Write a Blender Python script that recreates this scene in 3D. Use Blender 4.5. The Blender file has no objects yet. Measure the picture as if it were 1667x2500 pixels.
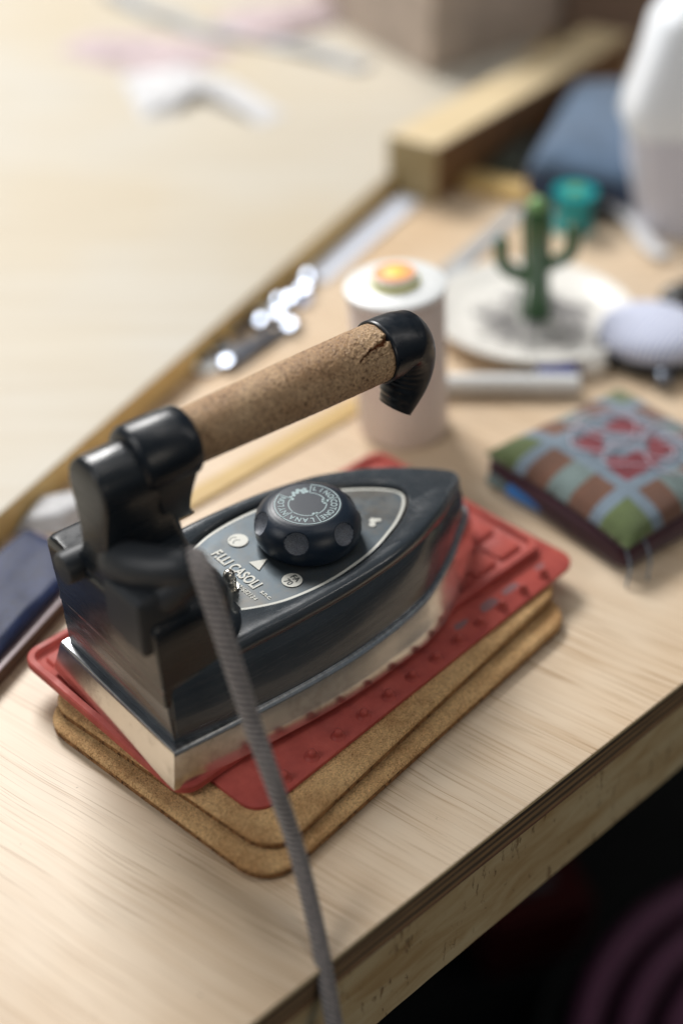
import bpy, bmesh, math, random
from mathutils import Vector, Matrix, noise
random.seed(7)
S = bpy.context.scene
C = S.collection
PI = math.pi
R = math.radians

# ------------------------------------------------------------------ materials
def mat(name, col=(.5,.5,.5), rough=.5, metal=0., coat=0., spec=.5, sheen=0., trans=0.):
    m = bpy.data.materials.new(name); m.use_nodes = True
    b = m.node_tree.nodes['Principled BSDF']
    b.inputs['Base Color'].default_value = (*col, 1)
    b.inputs['Roughness'].default_value = rough
    b.inputs['Metallic'].default_value = metal
    b.inputs['Coat Weight'].default_value = coat
    b.inputs['Specular IOR Level'].default_value = spec
    b.inputs['Sheen Weight'].default_value = sheen
    b.inputs['Transmission Weight'].default_value = trans
    return m
def N(m, t, **k):
    n = m.node_tree.nodes.new(t)
    for a, v in k.items(): setattr(n, a, v)
    return n
def L(m, a, b): m.node_tree.links.new(a, b)
def B(m): return m.node_tree.nodes['Principled BSDF']
def coords(m, scale=(1,1,1), rot=(0,0,0), kind='Object'):
    tc = N(m, 'ShaderNodeTexCoord'); mp = N(m, 'ShaderNodeMapping')
    mp.inputs['Scale'].default_value = scale; mp.inputs['Rotation'].default_value = rot
    L(m, tc.outputs[kind], mp.inputs['Vector']); return mp.outputs['Vector']
def ntex(m, vec, scale, detail=4, rough=.6, dist=0.):
    n = N(m, 'ShaderNodeTexNoise'); n.inputs['Scale'].default_value = scale
    n.inputs['Detail'].default_value = detail; n.inputs['Roughness'].default_value = rough
    n.inputs['Distortion'].default_value = dist
    L(m, vec, n.inputs['Vector']); return n.outputs['Fac']
def ramp(m, fac, stops):
    r = N(m, 'ShaderNodeValToRGB'); el = r.color_ramp.elements
    while len(el) < len(stops): el.new(.5)
    for e, (p, c) in zip(el, stops):
        e.position = p; e.color = (*c, 1) if len(c) == 3 else c
    L(m, fac, r.inputs['Fac']); return r.outputs['Color']
def mix(m, a, b, fac, mode='MIX'):
    x = N(m, 'ShaderNodeMix', data_type='RGBA', blend_type=mode)
    for sock, v in ((x.inputs[0], fac), (x.inputs[6], a), (x.inputs[7], b)):
        if isinstance(v, (int, float)): sock.default_value = v
        elif isinstance(v, tuple): sock.default_value = (*v, 1)
        else: L(m, v, sock)
    return x.outputs[2]
def bump(m, h, strength=.3, dist=.001):
    b = N(m, 'ShaderNodeBump'); b.inputs['Strength'].default_value = strength
    b.inputs['Distance'].default_value = dist
    L(m, h, b.inputs['Height']); L(m, b.outputs['Normal'], B(m).inputs['Normal'])
def roughvar(m, lo, hi, scale=60, detail=5):
    v = coords(m); n = ntex(m, v, scale, detail)
    mr = N(m, 'ShaderNodeMapRange'); L(m, n, mr.inputs['Value'])
    mr.inputs['From Min'].default_value = .3; mr.inputs['From Max'].default_value = .7
    mr.inputs['To Min'].default_value = lo; mr.inputs['To Max'].default_value = hi
    L(m, mr.outputs['Result'], B(m).inputs['Roughness'])

def plywood(name, angle, light=1., dark_sides=False):
    m = mat(name, rough=.42, spec=.4)
    rv = coords(m, rot=(0,0,-angle))
    w = ntex(m, rv, 6, 2, .5)                      # slow waviness
    vm = N(m, 'ShaderNodeVectorMath', operation='MULTIPLY_ADD')
    cmb = N(m, 'ShaderNodeCombineXYZ'); L(m, w, cmb.inputs['Y'])
    L(m, cmb.outputs[0], vm.inputs[0]); vm.inputs[1].default_value = (0, .016, 0); L(m, rv, vm.inputs[2])
    def stretched(sx, sy, sc, det, ro=.65):
        mp = N(m, 'ShaderNodeMapping'); mp.inputs['Scale'].default_value = (sx, sy, 1)
        L(m, vm.outputs[0], mp.inputs['Vector']); return ntex(m, mp.outputs[0], sc, det, ro)
    fine = stretched(16, 1350, 1, 2, .5)
    mid = stretched(2, 260, 1, 5, .7)
    big = ntex(m, vm.outputs[0], 7, 3)
    a = tuple(c*light for c in (.61,.465,.315)); b = tuple(c*light for c in (.69,.56,.41)); c_ = tuple(c*light for c in (.36,.23,.12))
    base = ramp(m, mid, [(.30, a), (.52, b), (.75, tuple(x*1.03 for x in b))])
    lines = ramp(m, fine, [(.36, (1,1,1)), (.44, (0,0,0))])
    lines2 = N(m, 'ShaderNodeMath', operation='MULTIPLY'); L(m, lines, lines2.inputs[0])
    gate = ramp(m, stretched(3, 14, 1, 3), [(.35, (.25,.25,.25)), (.60, (1,1,1))]); L(m, gate, lines2.inputs[1])
    lf = N(m, 'ShaderNodeMath', operation='MULTIPLY'); L(m, lines2.outputs[0], lf.inputs[0]); lf.inputs[1].default_value = .82
    col = mix(m, base, c_, lf.outputs[0])
    warm = ramp(m, big, [(.35, (.93,.85,.76)), (.62, (1.05,1.05,1.06))])
    col = mix(m, col, warm, 1., 'MULTIPLY')
    # dark specks and pencil smudges
    sp = ntex(m, coords(m), 210, 2, .5)
    spk = ramp(m, sp, [(.76, (1,1,1)), (.80, (.35,.3,.28))])
    col = mix(m, col, spk, .8, 'MULTIPLY')
    L(m, col, B(m).inputs['Base Color'])
    bump(m, fine, .10, .0006)
    return m

M = {}
M['bench'] = plywood('pale_plywood', R(-36), .94)
M['board'] = plywood('raised_board_birch', R(70), .0+1.0)
# smooth pale board: tone the grain down
def soft_wood(name, base, dark, angle, sc=1.):
    m = mat(name, rough=.5, spec=.35)
    v = coords(m, scale=(4*sc, 60*sc, 60*sc), rot=(0,0,-angle))
    n = ntex(m, v, 1.5, 5); L(m, ramp(m, n, [(.3, dark), (.7, base)]), B(m).inputs['Base Color']); return m
M['board'] = soft_wood('smooth_pale_board', (.53,.495,.425), (.49,.44,.355), R(63))
m = M['board']; src = B(m).inputs['Base Color'].links[0].from_socket
L(m, mix(m, src, ramp(m, ntex(m, coords(m), 2.3, 3), [(.38,(.98,.93,.84)),(.60,(.98,1.0,1.03))]), 1., 'MULTIPLY'), B(m).inputs['Base Color'])
M['board_side'] = soft_wood('board_edge_tan', (.80,.60,.28), (.66,.46,.19), R(63))
M['beam'] = soft_wood('pine_beam', (.70,.58,.38), (.58,.45,.26), R(52.6))
M['beam_end'] = soft_wood('pine_beam_end', (.42,.34,.19), (.33,.25,.12), R(10))
M['beam_side'] = soft_wood('beam_side_brown', (.22,.11,.045), (.12,.06,.025), R(52))  # side face much browner and darker than the top
# plywood edge layers
m = mat('plywood_edge_layers', rough=.7)
tc = coords(m); sep = N(m, 'ShaderNodeSeparateXYZ'); L(m, tc, sep.inputs[0])
nz = ntex(m, coords(m, scale=(5,5,300)), 2, 3)
ma = N(m, 'ShaderNodeMath', operation='MULTIPLY_ADD'); L(m, nz, ma.inputs[0]); ma.inputs[1].default_value = .0012; L(m, sep.outputs['Z'], ma.inputs[2])
mr = N(m, 'ShaderNodeMapRange'); L(m, ma.outputs[0], mr.inputs['Value']); mr.inputs['From Min'].default_value = -.0178; mr.inputs['From Max'].default_value = .0006
dk, md, og, lt = (.06,.042,.028), (.22,.15,.085), (.40,.24,.11), (.62,.48,.27)
lay = ramp(m, mr.outputs[0], [(0,(.16,.05,.03)),(.05,(.05,.02,.015)),(.10,(.25,.13,.08)),(.20,og),(.26,md),(.33,dk),(.40,md),(.47,og),(.54,md),(.60,dk),(.66,md),(.72,og),(.78,dk),(.88,dk),(.91,lt),(1,lt)][:16])
gr = ntex(m, coords(m, scale=(60,60,1800)), 1, 5)
L(m, mix(m, lay, ramp(m, gr, [(.3,(.55,.55,.55)),(.65,(1.15,1.1,1.05))]), 1., 'MULTIPLY'), B(m).inputs['Base Color'])
bump(m, gr, .5, .0008)
M['ply_edge'] = m
# rough sawn batten
m = mat('rough_sawn_pine', rough=.8, spec=.2)
v = coords(m, rot=(0,0,R(-42.8)))
mp = N(m, 'ShaderNodeMapping'); mp.inputs['Scale'].default_value = (18,18,60); mp.inputs['Rotation'].default_value = (0,R(18),0); L(m, v, mp.inputs['Vector'])
g1 = ntex(m, mp.outputs[0], 1.2, 4, .6, .6)
mp2 = N(m, 'ShaderNodeMapping'); mp2.inputs['Scale'].default_value = (330,330,90); mp2.inputs['Rotation'].default_value = (0,R(35),0); L(m, v, mp2.inputs['Vector'])
g2 = ntex(m, mp2.outputs[0], 1, 3, .6)
g3 = ntex(m, v, 45, 3)
col = ramp(m, g1, [(.3,(.44,.29,.135)),(.5,(.55,.41,.225)),(.7,(.62,.50,.30))])
tear = N(m, 'ShaderNodeMath', operation='MULTIPLY')
L(m, ramp(m, g2, [(.30,(1,1,1)),(.40,(0,0,0))]), tear.inputs[0]); L(m, ramp(m, g3, [(.45,(0,0,0)),(.58,(1,1,1))]), tear.inputs[1])
col = mix(m, col, (.30,.19,.095), tear.outputs[0])
knt = ntex(m, v, 26, 2); col = mix(m, col, ramp(m, knt, [(.74,(1,1,1)),(.78,(.3,.26,.22))]), 1., 'MULTIPLY')
L(m, col, B(m).inputs['Base Color']); bump(m, tear.outputs[0], .6, -.002)
M['apron'] = m
# cork
def cork(name, base, dark, speck, sc=1., bs=.6, rough=.8):
    m = mat(name, rough=rough, spec=.3)
    v = coords(m)
    vo = N(m, 'ShaderNodeTexVoronoi'); vo.inputs['Scale'].default_value = 1250*sc; vo.inputs['Randomness'].default_value = 1; L(m, v, vo.inputs['Vector'])
    g = N(m, 'ShaderNodeSeparateColor'); L(m, vo.outputs['Color'], g.inputs[0])
    n = ntex(m, v, 30*sc, 5); n2 = ntex(m, v, 560*sc, 4, .7)
    c1 = ramp(m, g.outputs[0], [(.0, dark), (.25, base), (.8, tuple(min(1,x*1.25) for x in base)), (1, tuple(min(1,x*1.5) for x in base))])
    c2 = mix(m, c1, speck, ramp(m, n2, [(.33,(1,1,1)),(.43,(0,0,0))]))
    c3 = mix(m, c2, ramp(m, n, [(.36,(.70,.62,.55)),(.60,(1,1,1))]), 1., 'MULTIPLY')
    L(m, c3, B(m).inputs['Base Color'])
    ad = N(m, 'ShaderNodeMath', operation='ADD'); L(m, vo.outputs['Distance'], ad.inputs[0]); L(m, n2, ad.inputs[1])
    bump(m, ad.outputs[0], bs, .0009)
    return m
M['cork'] = cork('pressed_cork_slab', (.58,.37,.175), (.42,.245,.10), (.27,.14,.055), 1.4)
M['cork_edge'] = cork('shaded_cork_edge', (.27,.14,.055), (.10,.045,.017), (.04,.017,.008), .55, 1.)  # coarser crumb; the shade on the slab sides is put into the colour
M['cork_grip'] = cork('worn_cork_grip', (.46,.315,.185), (.25,.15,.08), (.085,.04,.02), 1.0, .5, .48)
m = mat('cork_crack_interior', (.16,.05,.015), .9); M['crack'] = m
# red silicone
m = mat('red_silicone', (.42,.035,.03), .5, spec=.4, sheen=.08)
n = ntex(m, coords(m), 35, 5, .7)
L(m, ramp(m, n, [(.3,(.30,.040,.033)),(.6,(.45,.078,.058)),(.72,(.48,.12,.09))]), B(m).inputs['Base Color'])
B(m).inputs['Sheen Roughness'].default_value = .4
roughvar(m, .50, .72, 80)
M['silicone'] = m
m = mat('grey_scuffed_silicone', (.27,.23,.25), .8, spec=.1)
M['scuff'] = m; B(m).inputs['Base Color'].default_value = (.24,.13,.135,1)
# iron
def paint(name, col, r0, r1, dust=.06, coat=.3):
    m = mat(name, col, .2, coat=coat)
    v = coords(m)
    sc = ntex(m, coords(m, scale=(30,30,700), rot=(0,.4,.3)), 1, 6, .75)
    n = ntex(m, v, 900, 2); n3 = ntex(m, v, 22, 5)
    c = mix(m, col, tuple(min(1, x+dust) for x in col), ramp(m, n3, [(.45,(0,0,0)),(.8,(1,1,1))]))
    c = mix(m, c, (.30,.28,.26), ramp(m, n, [(.77,(0,0,0)),(.83,(1,1,1))]))
    scr = ntex(m, coords(m, scale=(40,40,900), rot=(.5,.9,.2)), 1, 2, .5)
    c = mix(m, c, (.22,.20,.18), ramp(m, scr, [(.72,(0,0,0)),(.80,(.6,.6,.6))]))
    L(m, c, B(m).inputs['Base Color'])
    mr = N(m, 'ShaderNodeMapRange'); L(m, sc, mr.inputs['Value']); mr.inputs['To Min'].default_value = r0; mr.inputs['To Max'].default_value = r1
    mr.inputs['From Min'].default_value=.35; mr.inputs['From Max'].default_value=.7
    L(m, mr.outputs[0], B(m).inputs['Roughness'])
    bump(m, n3, .04, .002)
    return m
M['body'] = paint('glossy_dark_enamel', (.040,.049,.058), .13, .40, .02)
M['housing'] = paint('black_phenolic_housing', (.008,.012,.017), .22, .42, .008, .1)
M['plastic'] = mat('satin_black_plastic', (.007,.011,.017), .33, spec=.5); roughvar(M['plastic'], .26, .42, 300)
M['rubber'] = mat('dark_grey_rubber', (.024,.028,.033), .48, spec=.45)
M['knob'] = mat('matte_black_knob', (.006,.015,.030), .36); roughvar(M['knob'], .30, .46, 1500)
m = mat('dusty_lit_dimple', (.05,.055,.065), .6)  # dust, with light on the upturned hollows painted into the colour
n = ntex(m, coords(m), 3200, 3); L(m, ramp(m, n, [(.35,(.06,.065,.078)),(.62,(.22,.24,.28))]), B(m).inputs['Base Color']); M['dimple'] = m; B(m).inputs['Roughness'].default_value=.5
m = mat('worn_chrome', (.78,.76,.73), .10, metal=1.)
n = ntex(m, coords(m), 38, 6, .7); v2 = ntex(m, coords(m), 600, 2)
c = mix(m, (.80,.78,.75), (.46,.43,.40), ramp(m, n, [(.50,(0,0,0)),(.72,(1,1,1))]))
c = mix(m, c, (.12,.09,.06), ramp(m, v2, [(.75,(0,0,0)),(.80,(1,1,1))]))
L(m, c, B(m).inputs['Base Color'])
mr = N(m, 'ShaderNodeMapRange'); L(m, n, mr.inputs['Value']); mr.inputs['To Min'].default_value=.13; mr.inputs['To Max'].default_value=.34; L(m, mr.outputs[0], B(m).inputs['Roughness'])
bump(m, n, .05, .001)
M['chrome'] = m
m = mat('brushed_ledge_steel', (.60,.60,.61), .32, metal=1.)
n = ntex(m, coords(m, scale=(400,60,60)), 1, 5); L(m, ramp(m, n, [(.3,(.38,.38,.39)),(.6,(.66,.67,.69))]), B(m).inputs['Base Color']); M['ledge'] = m
M['nickel'] = mat('nickel_nut', (.62,.59,.53), .27, metal=1.)
m = mat('anodised_name_plate', (.17,.20,.22), .38, metal=.55)
n = ntex(m, coords(m), 30, 6, .7); n2 = ntex(m, coords(m), 1500, 2)
c = mix(m, (.085,.108,.125), (.13,.118,.10), ramp(m, n, [(.42,(0,0,0)),(.68,(1,1,1))]))
c = mix(m, c, (.30,.30,.28), ramp(m, n2, [(.70,(0,0,0)),(.8,(1,1,1))]))
L(m, c, B(m).inputs['Base Color']); roughvar(m, .30, .52, 90); M['plate'] = m
M['print'] = mat('cream_print', (.66,.66,.60), .5)
M['print_dim'] = mat('pale_knob_print', (.38,.50,.52), .5)
M['print_dark'] = mat('dark_print', (.05,.06,.06), .5)
M['grime'] = mat('brown_grime', (.045,.028,.016), .95, spec=.1)
# cord
m = mat('braided_grey_textile', (.15,.13,.125), .85, sheen=.4)
uv = coords(m, kind='UV'); wv = N(m, 'ShaderNodeTexWave'); wv.wave_type='BANDS'; wv.bands_direction='DIAGONAL'; wv.inputs['Scale'].default_value = 1.0; wv.inputs['Distortion'].default_value = .4
L(m, uv, wv.inputs['Vector'])
n = ntex(m, coords(m), 500, 3)
c = ramp(m, wv.outputs['Fac'], [(.25,(.03,.028,.03)),(.55,(.20,.18,.175)),(.9,(.40,.365,.355))])
c = mix(m, c, ramp(m, n, [(.3,(.7,.7,.7)),(.7,(1.3,1.25,1.2))]), 1., 'MULTIPLY')
L(m, c, B(m).inputs['Base Color']); bump(m, wv.outputs['Fac'], .8, .0008); M['cord'] = m
# fabrics and background
def fabric(name, col, sc=1200, var=.25, rough=.9, sheen=.3):
    m = mat(name, col, rough, sheen=sheen); n = ntex(m, coords(m), sc, 3); n2 = ntex(m, coords(m), 40, 4)
    c = ramp(m, n, [(.3, tuple(x*(1-var) for x in col)), (.7, tuple(min(1,x*(1+var)) for x in col))])
    c = mix(m, c, ramp(m, n2, [(.3,(.75,.75,.75)),(.7,(1.15,1.15,1.15))]), 1., 'MULTIPLY')
    L(m, c, B(m).inputs['Base Color']); bump(m, n, .3, .0008); return m
M['navy'] = fabric('navy_satin_cloth', (.002,.013,.065), 300, .3, .6, .0)
M['white_cloth'] = fabric('white_cotton', (.60,.60,.61))
M['pink_cloth'] = fabric('pale_pink_lining', (.52,.42,.43))
M['grey_tape'] = fabric('grey_webbing', (.34,.36,.38))
M['denim'] = fabric('slate_blue_felt', (.075,.125,.20), 500, .3)
M['denim_shaded'] = fabric('shaded_blue_felt', (.035,.05,.10), 500, .3)  # shaded copy of the pouch felt, for its front below the lit top
M['maroon'] = fabric('maroon_velvet', (.045,.008,.018), 900)
M['green'] = fabric('sage_tweed', (.09,.125,.04), 800, .35)
M['brown'] = fabric('brown_tweed', (.13,.055,.03), 800, .4)
M['teal_grey'] = fabric('grey_green_tweed', (.14,.19,.185), 800, .35)
M['sky_tweed'] = fabric('pale_blue_tweed', (.15,.20,.25), 800, .3)
M['wine'] = fabric('wine_red_tweed', (.18,.018,.03), 800, .35)
M['thread_pink'] = mat('pale_lilac_thread', (.52,.43,.50), .7, sheen=.3)
m = mat('wound_beige_thread', (.74,.62,.54), .75, sheen=.2)
w = N(m, 'ShaderNodeTexWave'); w.bands_direction = 'Z'; w.inputs['Scale'].default_value = 350; w.inputs['Distortion'].default_value = 1.; L(m, coords(m), w.inputs['Vector'])
L(m, ramp(m, w.outputs['Fac'], [(0,(.66,.54,.47)),(1,(.82,.71,.64))]), B(m).inputs['Base Color']); bump(m, w.outputs['Fac'], .3, .0005); M['thread'] = m
M['white_plastic'] = mat('white_plastic', (.80,.82,.82), .35)
M['cream_ceramic'] = mat('cream_glazed_ceramic', (.84,.82,.77), .25, coat=.4)
M['yellow'] = mat('yellow_green_plastic', (.70,.66,.12), .4)
M['orange'] = mat('orange_label_ring', (.82,.35,.12), .5)
m = mat('bottle_green_ceramic', (.022,.085,.025), .25, coat=.5); M['cactus'] = m
M['cactus_tip'] = mat('light_green_glaze', (.20,.38,.14), .3)
M['teal'] = mat('teal_plastic', (.0,.28,.30), .3)
M['pins'] = mat('steel_pin_metal', (.30,.29,.30), .45, metal=.8)
M['steel'] = mat('satin_steel', (.62,.66,.75), .45, metal=.15)
M['bobbin'] = mat('mirror_steel_bobbin', (.17,.19,.23), .12, metal=1.)
M['dark_metal'] = mat('gunmetal', (.07,.08,.10), .35, metal=.7)
M['blue_plastic'] = mat('cobalt_blue_plastic', (.02,.045,.42), .35)
M['sky_plastic'] = mat('bright_blue_plastic', (.04,.20,.55), .3)
M['black_plastic'] = mat('plain_black_plastic', (.012,.014,.014), .4)
M['tan_strip'] = soft_wood('golden_lath', (.60,.42,.17), (.46,.31,.12), R(46))
m = mat('striped_blue_white_cotton', (.6,.64,.75), .85, sheen=.2)
w = N(m, 'ShaderNodeTexWave'); w.inputs['Scale'].default_value = 90; L(m, coords(m, rot=(0,0,.6)), w.inputs['Vector'])
L(m, ramp(m, w.outputs['Fac'], [(.25,(.25,.29,.52)),(.55,(.74,.77,.84))]), B(m).inputs['Base Color']); M['stripe'] = m
M['mauve_board'] = mat('mauve_grey_laminate', (.34,.26,.27), .45)
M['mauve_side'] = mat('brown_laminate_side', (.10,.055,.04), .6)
M['cardboard'] = fabric('beige_cardboard', (.50,.41,.34), 60, .06, .8, 0)
M['dark_brown'] = mat('dark_brown_wood', (.10,.065,.045), .6)
M['crate'] = mat('brown_crate_wood', (.17,.11,.075), .7)
M['brown_far'] = mat('brown_far_cupboard', (.22,.155,.11), .7)
M['pink_glass'] = mat('pinkish_plastic', (.62,.46,.44), .25)
M['olive'] = fabric('dark_olive_cloth', (.05,.055,.03))
M['machine'] = mat('cool_white_enamel', (.86,.90,.95), .3, coat=.3)
m = mat('dark_floor', (.012,.014,.014), .7); n = ntex(m, coords(m), 6, 4); L(m, ramp(m, n, [(.3,(.006,.010,.009)),(.7,(.016,.015,.016))]), B(m).inputs['Base Color']); M['floor'] = m
M['plum'] = mat('plum_rubber_hose', (.17,.06,.12), .5)
M['red_dark'] = mat('dark_red_box', (.10,.006,.006), .6)
M['grey_label'] = mat('grey_label', (.16,.17,.18), .6)

# ------------------------------------------------------------------ helpers
def link(name, me, m, parent=None):
    o = bpy.data.objects.new(name, me); C.objects.link(o)
    if m is not None:
        for x in (m if isinstance(m, (list, tuple)) else [m]): me.materials.append(x)
    if parent: o.parent = parent
    return o
def obj(name, bm, m, parent=None, smooth=40, bevel=0, seg=2, sub=0):
    bmesh.ops.recalc_face_normals(bm, faces=bm.faces)
    me = bpy.data.meshes.new(name); bm.to_mesh(me); bm.free()
    o = link(name, me, m, parent)
    if smooth is not None:
        me.shade_smooth() if smooth >= 180 else me.set_sharp_from_angle(angle=R(smooth))
        if smooth < 180:
            for p in me.polygons: p.use_smooth = True
    if bevel:
        b = o.modifiers.new('bevel', 'BEVEL'); b.width = bevel; b.segments = seg; b.limit_method = 'ANGLE'; b.angle_limit = R(35)
        b.harden_normals = False
    if sub:
        s = o.modifiers.new('sub', 'SUBSURF'); s.levels = sub; s.render_levels = sub
    return o
def tag(o, label=None, cat=None, group=None, kind=None):
    if label: o['label'] = label
    if cat: o['category'] = cat
    if group: o['group'] = group
    if kind: o['kind'] = kind
    return o
def empty(name, loc, rz=0, **k):
    o = bpy.data.objects.new(name, None); C.objects.link(o); o.location = loc; o.rotation_euler = (0,0,rz)
    o.empty_display_size = .02
    return tag(o, **k)
def box(bm, x0, x1, y0, y1, z0, z1, mi=0):
    v = [bm.verts.new(p) for p in ((x0,y0,z0),(x1,y0,z0),(x1,y1,z0),(x0,y1,z0),(x0,y0,z1),(x1,y0,z1),(x1,y1,z1),(x0,y1,z1))]
    for f in ((3,2,1,0),(4,5,6,7),(0,1,5,4),(1,2,6,5),(2,3,7,6),(3,0,4,7)):
        bm.faces.new([v[i] for i in f]).material_index = mi
def loft(bm, rings, cap0=True, cap1=True, closed=True, mi=0):
    vs = [[bm.verts.new(p) for p in r] for r in rings]
    n = len(vs[0]); fs = []
    for a, b in zip(vs, vs[1:]):
        for i in range(n if closed else n-1):
            j = (i+1) % n
            f = bm.faces.new((a[i], a[j], b[j], b[i])); f.material_index = mi; fs.append(f)
    if cap0: bm.faces.new(vs[0][::-1]).material_index = mi
    if cap1: bm.faces.new(vs[-1]).material_index = mi
    return vs
def rrect(x0, x1, y0, y1, z, r=.004, n=6, r1=None):
    """rounded rectangle ring; r at x0 side, r1 at x1 side"""
    r1 = r if r1 is None else r1
    out = []
    for cx, cy, a0, rr in ((x1-r1, y1-r1, 0, r1), (x0+r, y1-r, 90, r), (x0+r, y0+r, 180, r), (x1-r1, y0+r1, 270, r1)):
        for k in range(n+1):
            a = R(a0 + 90*k/n); out.append(Vector((cx+rr*math.cos(a), cy+rr*math.sin(a), z)))
    return out
def lathe(bm, prof, seg=48, c=(0,0,0), cap=True, mi=0):
    rings = [[Vector((c[0]+r*math.cos(2*PI*k/seg), c[1]+r*math.sin(2*PI*k/seg), c[2]+z)) for k in range(seg)] for r, z in prof]
    return loft(bm, rings, cap, cap, mi=mi)
def catmull(pts, n):
    P = [Vector(p) for p in pts]; P = [2*P[0]-P[1]] + P + [2*P[-1]-P[-2]]
    out = []
    for i in range(1, len(P)-2):
        for k in range(n):
            t = k/n; a, b, c, d = P[i-1:i+3]
            out.append(.5*((2*b)+(c-a)*t+(2*a-5*b+4*c-d)*t*t+(3*b-a-3*c+d)*t**3))
    out.append(P[-2].copy()); return out
def tube(bm, pts, r, seg=12, cap=True, uvs=False, twist=0.):
    P = [Vector(p) for p in pts]; rings = []
    up = None
    for i, p in enumerate(P):
        t = (P[min(i+1,len(P)-1)]-P[max(i-1,0)]).normalized()
        if up is None:
            up = t.orthogonal().normalized()
        up = (up - t*up.dot(t)).normalized(); sd = t.cross(up)
        rr = r[i] if isinstance(r, (list, tuple)) else r
        rings.append([p + rr*(math.cos(2*PI*k/seg)*up + math.sin(2*PI*k/seg)*sd) for k in range(seg)])
    vs = loft(bm, rings, cap, cap)
    return vs
def ico(bm, c, r, sub=2, scale=(1,1,1)):
    bmesh.ops.create_icosphere(bm, subdivisions=sub, radius=r, matrix=Matrix.Translation(c) @ Matrix.Diagonal((*scale, 1)))
def text_bm(bm, s, size, mtx, offset=0., extrude=.00004, align='LEFT', spacing=1.):
    cu = bpy.data.curves.new('lettering', 'FONT'); cu.body = s; cu.size = size; cu.offset = offset; cu.extrude = extrude
    cu.align_x = align; cu.space_character = spacing; cu.resolution_u = 4
    o = bpy.data.objects.new('lettering_source', cu); C.objects.link(o)
    dg = bpy.context.evaluated_depsgraph_get(); me = bpy.data.meshes.new_from_object(o.evaluated_get(dg))
    me.transform(mtx); bm.from_mesh(me)
    bpy.data.meshes.remove(me); bpy.data.objects.remove(o); bpy.data.curves.remove(cu)

# ------------------------------------------------------------------ camera
cam = bpy.data.cameras.new('camera'); co = bpy.data.objects.new('camera', cam); C.objects.link(co); S.camera = co
co.location = (0, 0, .48); co.rotation_euler = (R(90-37.5), 0, 0)
cam.sensor_fit = 'VERTICAL'; cam.sensor_height = 36; cam.sensor_width = 24; cam.lens = 50
cam.clip_start = .02; cam.clip_end = 60
cam.dof.use_dof = True; cam.dof.focus_distance = .630; cam.dof.aperture_fstop = 2.0

# ------------------------------------------------------------------ setting
bm = bmesh.new(); box(bm, -6, 6, -3, 9, -.80, -.75)
tag(obj('floor', bm, M['floor']), kind='structure')
bm = bmesh.new(); box(bm, -5, 6, 4.2, 4.3, -.75, 2.6)
tag(obj('wall', bm, M['brown_far']), kind='structure')

# bench: plywood top with apron
ed = Vector((.7337, .6795, 0)); en = Vector((-.6795, .7337, 0)); e0 = Vector((-.0015, .3382, 0))
ea = math.atan2(ed.y, ed.x)
bench = empty('workbench', (0, 0, 0), 0, label='pale plywood workbench carrying the iron, with layered edge and rough sawn apron', cat='workbench')
def bench_pt(s, t, z): p = e0 + ed*s + en*t; return Vector((p.x, p.y, z))
bm = bmesh.new()
q = [bench_pt(-.9, 0, 0), bench_pt(1.6, 0, 0), bench_pt(1.6, 1.5, 0), bench_pt(-.9, 1.5, 0)]
tv = [bm.verts.new(p) for p in q]; bv = [bm.verts.new(p - Vector((0,0,.018))) for p in q]
bm.faces.new(tv).material_index = 0
for i in range(4):
    j = (i+1) % 4; bm.faces.new((tv[i], bv[i], bv[j], tv[j])).material_index = 1
bm.faces.new(bv[::-1]).material_index = 1
obj('tabletop', bm, [M['bench'], M['ply_edge']], bench, smooth=None, bevel=.0006)
bm = bmesh.new()
# apron with slightly ragged lower arris
NS = 260; rings = []
for k in range(NS+1):
    s = -.5 + 1.3*k/NS
    rag = .0006*noise.noise(Vector((s*60,0,0))) + .0022*max(0, noise.noise(Vector((s*190,3,0)))-.28)*(1 if abs(s-.12) < .05 else .25)
    rings.append([bench_pt(s, .0012, -.0182), bench_pt(s, .0012, -.045), bench_pt(s, .0014, -.0735+rag), bench_pt(s, .0245, -.0735+rag), bench_pt(s, .0245, -.0182)])
loft(bm, rings)
obj('apron', bm, M['apron'], bench, smooth=30)
# legs out of sight keep the bench standing
for s, t in ((-.3, .06), (1.2, .06), (-.3, 1.3), (1.2, 1.3)):
    bm = bmesh.new(); p = bench_pt(s, t, 0); box(bm, p.x-.03, p.x+.03, p.y-.03, p.y+.03, -.75, -.0183)
    obj('leg', bm, M['beam'], bench, smooth=None)
# shelf panel under the bench
# lath
bm = bmesh.new()
for a, b, w, h in ((Vector((-.150,.567,0)), Vector((.042,.766,0)), .007, .0022),):
    d = (b-a).normalized(); n_ = Vector((-d.y, d.x, 0))
    v = [a-n_*w, b-n_*w, b+n_*w, a+n_*w]
    loft(bm, [[p+Vector((0,0,.0004)) for p in v], [p+Vector((0,0,h)) for p in v]])
tag(obj('wooden_lath', bm, M['tan_strip'], smooth=None, bevel=.0008), 'thin golden wooden lath lying flat on the bench behind the iron handle', 'lath')

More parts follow.
